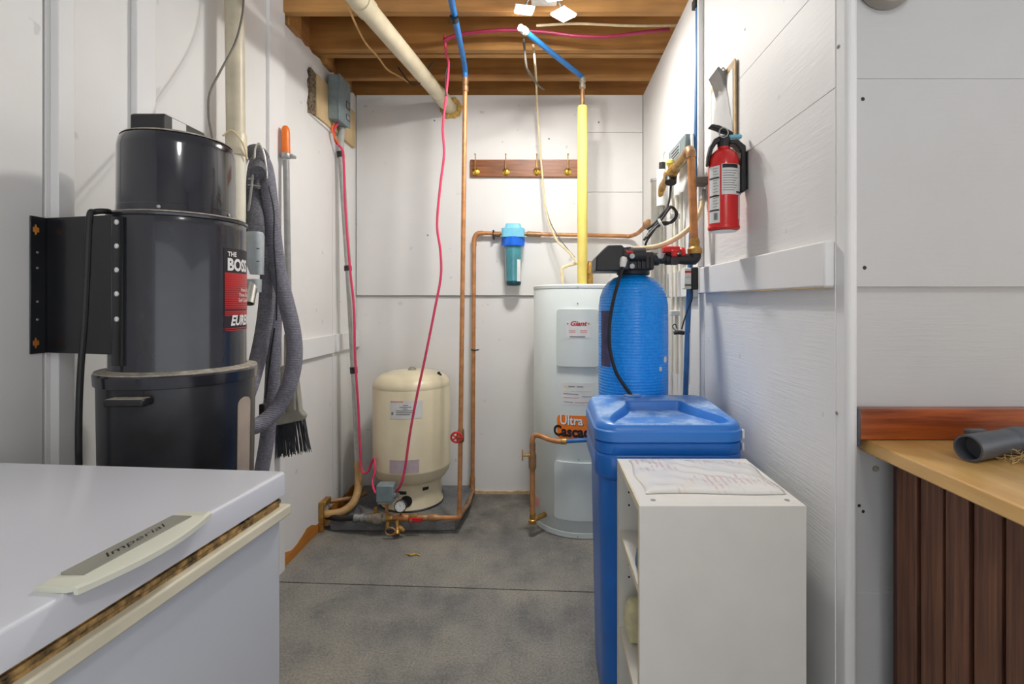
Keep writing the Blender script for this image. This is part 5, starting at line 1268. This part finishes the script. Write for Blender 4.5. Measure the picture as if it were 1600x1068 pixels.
for z in (1.518, 1.466, 1.425):
    MB().wrap((0.53, 1.51), 0.0446, -80, -35, z - 0.0030, z + 0.0015, 0.0003, 8).build('label_bar', 'black_ink', lb)
for k in range(14):
    z = 1.545 - 0.0085 * k
    MB().wrap((0.53, 1.51), 0.0446, -60, -38 - 5 * (k % 2), z - 0.0008, z + 0.0006, 0.0003, 6).build('print_line', 'grey_ink', lb)
for k in range(7):
    MB().wrap((0.53, 1.51), 0.0446, -56 + k * 2.2, -55 + k * 2.2, 1.396, 1.416, 0.0003, 2).build('bar', 'black_ink', lb)
for a0, a1 in ((-31.5, -26.5),):
    MB().wrap((0.53, 1.51), 0.0441, a0, a1, 1.383, 1.556, 0.0004, 3).build('stripe', 'red', EX)
MB().wrap((0.53, 1.51), 0.0441, 46, 80, 1.40, 1.556, 0.0004, 8).build('label', 'paper', EX)
vh = MB().lathe([(0.017, 1.612), (0.018, 1.618), (0.018, 1.640), (0.014, 1.646)], ec, 20).build('valve', 'black', EX)
# levers: carry grip (lower, curls down) and squeeze lever (upper), both towards the left
gp = [(0.548, 1.640), (0.520, 1.648), (0.500, 1.638), (0.487, 1.616), (0.480, 1.585), (0.478, 1.560), (0.484, 1.556), (0.489, 1.580), (0.497, 1.608), (0.508, 1.624), (0.522, 1.630), (0.548, 1.626)]
MB().prism(gp, 'Y', 1.500, 1.520).build('carry_grip', 'black', EX, 0.004)
lp = [(0.554, 1.648), (0.525, 1.657), (0.502, 1.667), (0.484, 1.672), (0.492, 1.681), (0.512, 1.678), (0.535, 1.668), (0.556, 1.656)]
MB().prism(lp, 'Y', 1.498, 1.522).build('squeeze_lever', 'black', EX, 0.004)
MB().tube([(0.524 + 0.013 * math.cos(2 * PI * k / 12), 1.494, 1.653 + 0.014 * math.sin(2 * PI * k / 12)) for k in range(12)], 0.0022, 8, closed=True, sub=3).build('safety_ring', 'zinc', EX)
MB().axial((0.545, 1.505, 1.644), (0.60, 1.505, 1.646), [(0.006, 0), (0.0065, 0.004), (0.0065, 0.034), (0.004, 0.036)], 12).build('pressure_pin', 'filter_cap', EX, label='light blue indicator pin')
MB().prism([(0.545, 1.634), (0.566, 1.634), (0.590, 1.615), (0.592, 1.49), (0.583, 1.478), (0.574, 1.482), (0.576, 1.60), (0.560, 1.618), (0.540, 1.622)], 'Y', 1.492, 1.528).build('nozzle', 'black', EX, 0.004)
MB().box(0.5925, 0.5970, 1.495, 1.525, 1.49, 1.60).build('wall_bracket', 'black', EX, 0.001)
MB().tube([(0.53 + 0.0462 * math.cos(R(a)), 1.51 + 0.0462 * math.sin(R(a)), 1.475) for a in range(-60, 61, 15)], 0.002, 6).build('bracket_strap', 'black_metal', EX)

CB = thing('clipboard', 'clipboard with a metal clip and a clear bag on the right wall', 'clipboard', (0.59, 1.69, 1.60))
MB().prism([(1.572, 1.605), (1.572, 1.900), (1.580, 1.910), (1.795, 1.910), (1.803, 1.900), (1.803, 1.605)], 'X', 0.587, 0.5915).build('board', 'clipboard', CB, 0.001)
MB().box(0.5915, 0.597, 1.66, 1.72, 1.86, 1.89).build('hanger', 'zinc', CB)
MB().box(0.5855, 0.587, 1.59, 1.79, 1.61, 1.885).build('paper', 'paper', CB)
cl = MB().prism([(0.5865, 1.905), (0.575, 1.902), (0.562, 1.915), (0.557, 1.912), (0.570, 1.885), (0.5835, 1.838), (0.5865, 1.838)], 'Y', 1.645, 1.735).build('clip', 'clip_steel', CB, 0.001)
for y in (1.648, 1.728):
    MB().tube([(0.586, y, 1.90), (0.577, y, 1.912), (0.572, y + 0.002, 1.90), (0.586, y, 1.872)], 0.0022, 8).build('clip_wire', 'zinc', cl)
nx, ny = 14, 18
vs = []; fs = []
for lay in (0, 1):
    for j in range(ny + 1):
        for i in range(nx + 1):
            u, v = i / nx, j / ny
            wdt = 0.045 + 0.060 * min(1, v * 1.6)
            y = 1.69 + (u - 0.5) * 2 * wdt; z = 1.862 - 0.26 * v
            e = min(u, 1 - u) * 2
            x = 0.583 - (0.0015 + 0.010 * e * min(1, v * 3)) * lay - 0.003 * math.sin(14 * u + 5 * v) * e * lay - 0.0005
            vs.append((x, y, z))
n1 = (nx + 1) * (ny + 1)
for lay in (0, 1):
    for j in range(ny):
        for i in range(nx):
            a = lay * n1 + j * (nx + 1) + i
            fs.append((a, a + 1, a + nx + 2, a + nx + 1))
MB().add(vs, fs).build('clear_bag', 'clear_bag', CB, angle=80, label='clear plastic bag')

solo(MB().lathe([(0.050, 0), (0.056, 0.004), (0.0565, 0.016), (0.052, 0.028), (0.040, 0.036), (0.0, 0.039)], n=40, m=Matrix.Translation((0.680, 1.027, 1.798)) @ Matrix.Rotation(PI / 2, 4, 'X')),
     'wall_dome', 'dome', 'grey round dome on the plywood wall above the bench', 'wall fitting')

# ================================================================== bench
BN = thing('workbench', 'wooden bench with a pale top and dark upright side planks', 'bench', (0.66, 0.5, 0))
MB().box(0.640, 1.70, -0.35, 1.0415, 0.859, 0.885).build('bench_top', 'counter', BN, 0.003, label='pale varnished wooden bench top')
MB().box(0.627, 1.70, 1.0145, 1.0420, 0.886, 0.947).build('splash_board', 'splash', BN, 0.002, label='dark varnished back board')
MB().box(0.622, 0.6275, 1.0135, 1.0425, 0.872, 0.9485).build('end_strip', 'tool', BN, 0.002)
y = 0.989
k = 0
while y > -0.30:
    wd = (0.052, 0.050, 0.046, 0.048)[k % 4]
    MB().box(0.680 + 0.0015 * (k % 2), 0.697, y - wd, y, 0.0, 0.859).build('plank', 'plank', BN, 0.0025)
    MB().box(0.6885, 0.699, y - wd - 0.0115, y - wd + 0.002, 0.0, 0.859).build('groove_strip', 'plank_edge', BN, 0.001)
    y -= wd + 0.0095; k += 1
MB().box(0.679, 0.72, 0.986, 0.996, 0.0, 0.859).build('corner_strip', 'plank_edge', BN, 0.001)
MB().box(0.70, 1.65, 0.955, 0.985, 0.0, 0.859).build('end_panel', 'plank', BN)

TL = thing('vacuum_tool', 'dark grey vacuum tool lying on the bench top', 'vacuum tool', (0.80, 0.91, 0.886))
a, b = Vector((0.727, 0.878, 0.9088)), Vector((0.845, 0.925, 0.9088)); L = (b - a).length
MB().axial(a, b, [(0.0195, 0.030), (0.0195, 0.0), (0.0228, 0.0), (0.0228, 0.05), (0.0222, 0.055), (0.0222, L)], 28).build('tube', 'tool', TL)
MB().axial(a + (b - a) * 0.30, b, [(0.0194, 0), (0.0, 0.001)], 24).build('tube_inside', 'black', TL)
MB().tube([b - (b - a) * 0.12, b, (0.875, 0.935, 0.908), (0.905, 0.925, 0.906), (0.935, 0.905, 0.904)], [0.0222, 0.024, 0.024, 0.022, 0.018], 20).build('elbow', 'tool', TL)
nz = MB().rrect([(0, -0.020, 0.020, -0.016, 0.016, 0.010), (0.05, -0.038, 0.038, -0.012, 0.012, 0.008), (0.07, -0.045, 0.045, -0.011, 0.011, 0.008)], 4)
q = Vector((0, 0, 1)).rotation_difference(Vector((0.8, -0.6, -0.02)).normalized()).to_matrix().to_4x4()
nz.xf(Matrix.Translation((0.930, 0.908, 0.904)) @ q @ Matrix.Rotation(PI / 2, 4, 'Z'))
nz.build('nozzle', 'tool', TL)
MB().box(0.765, 0.800, 0.918, 0.936, 0.918, 0.929).build('latch', 'tool', TL, 0.003)
ln = MB(); rn = random.Random(11)
for k in range(46):
    c = Vector((0.805 + rn.uniform(-0.022, 0.06), 0.872 + rn.uniform(-0.012, 0.014), 0.8868))
    pts = [c]
    for s_ in range(4):
        pts.append(pts[-1] + Vector((rn.uniform(-.011, .011), rn.uniform(-.009, .009), rn.uniform(-0.001, 0.008))))
    for p in pts: p.z = max(p.z, 0.8860)
    ln.tube(pts, 0.0005, 4, sub=3)
solo(ln, 'lint_tuft', 'lint', 'tan lint tuft beside the vacuum tool on the bench', 'lint')

solo(MB().tube([(-0.6354, 2.3532, 0.0040), (-0.6071, 2.3352, 0.0070), (-0.5863, 2.3452, 0.0050), (-0.5620, 2.3295, 0.0040)], [0.002, 0.0055, 0.005, 0.0015], 8), 'wood_chip', 'spray_foam', 'tiny tan wood chip on the concrete floor in front of the slab', 'wood chip')
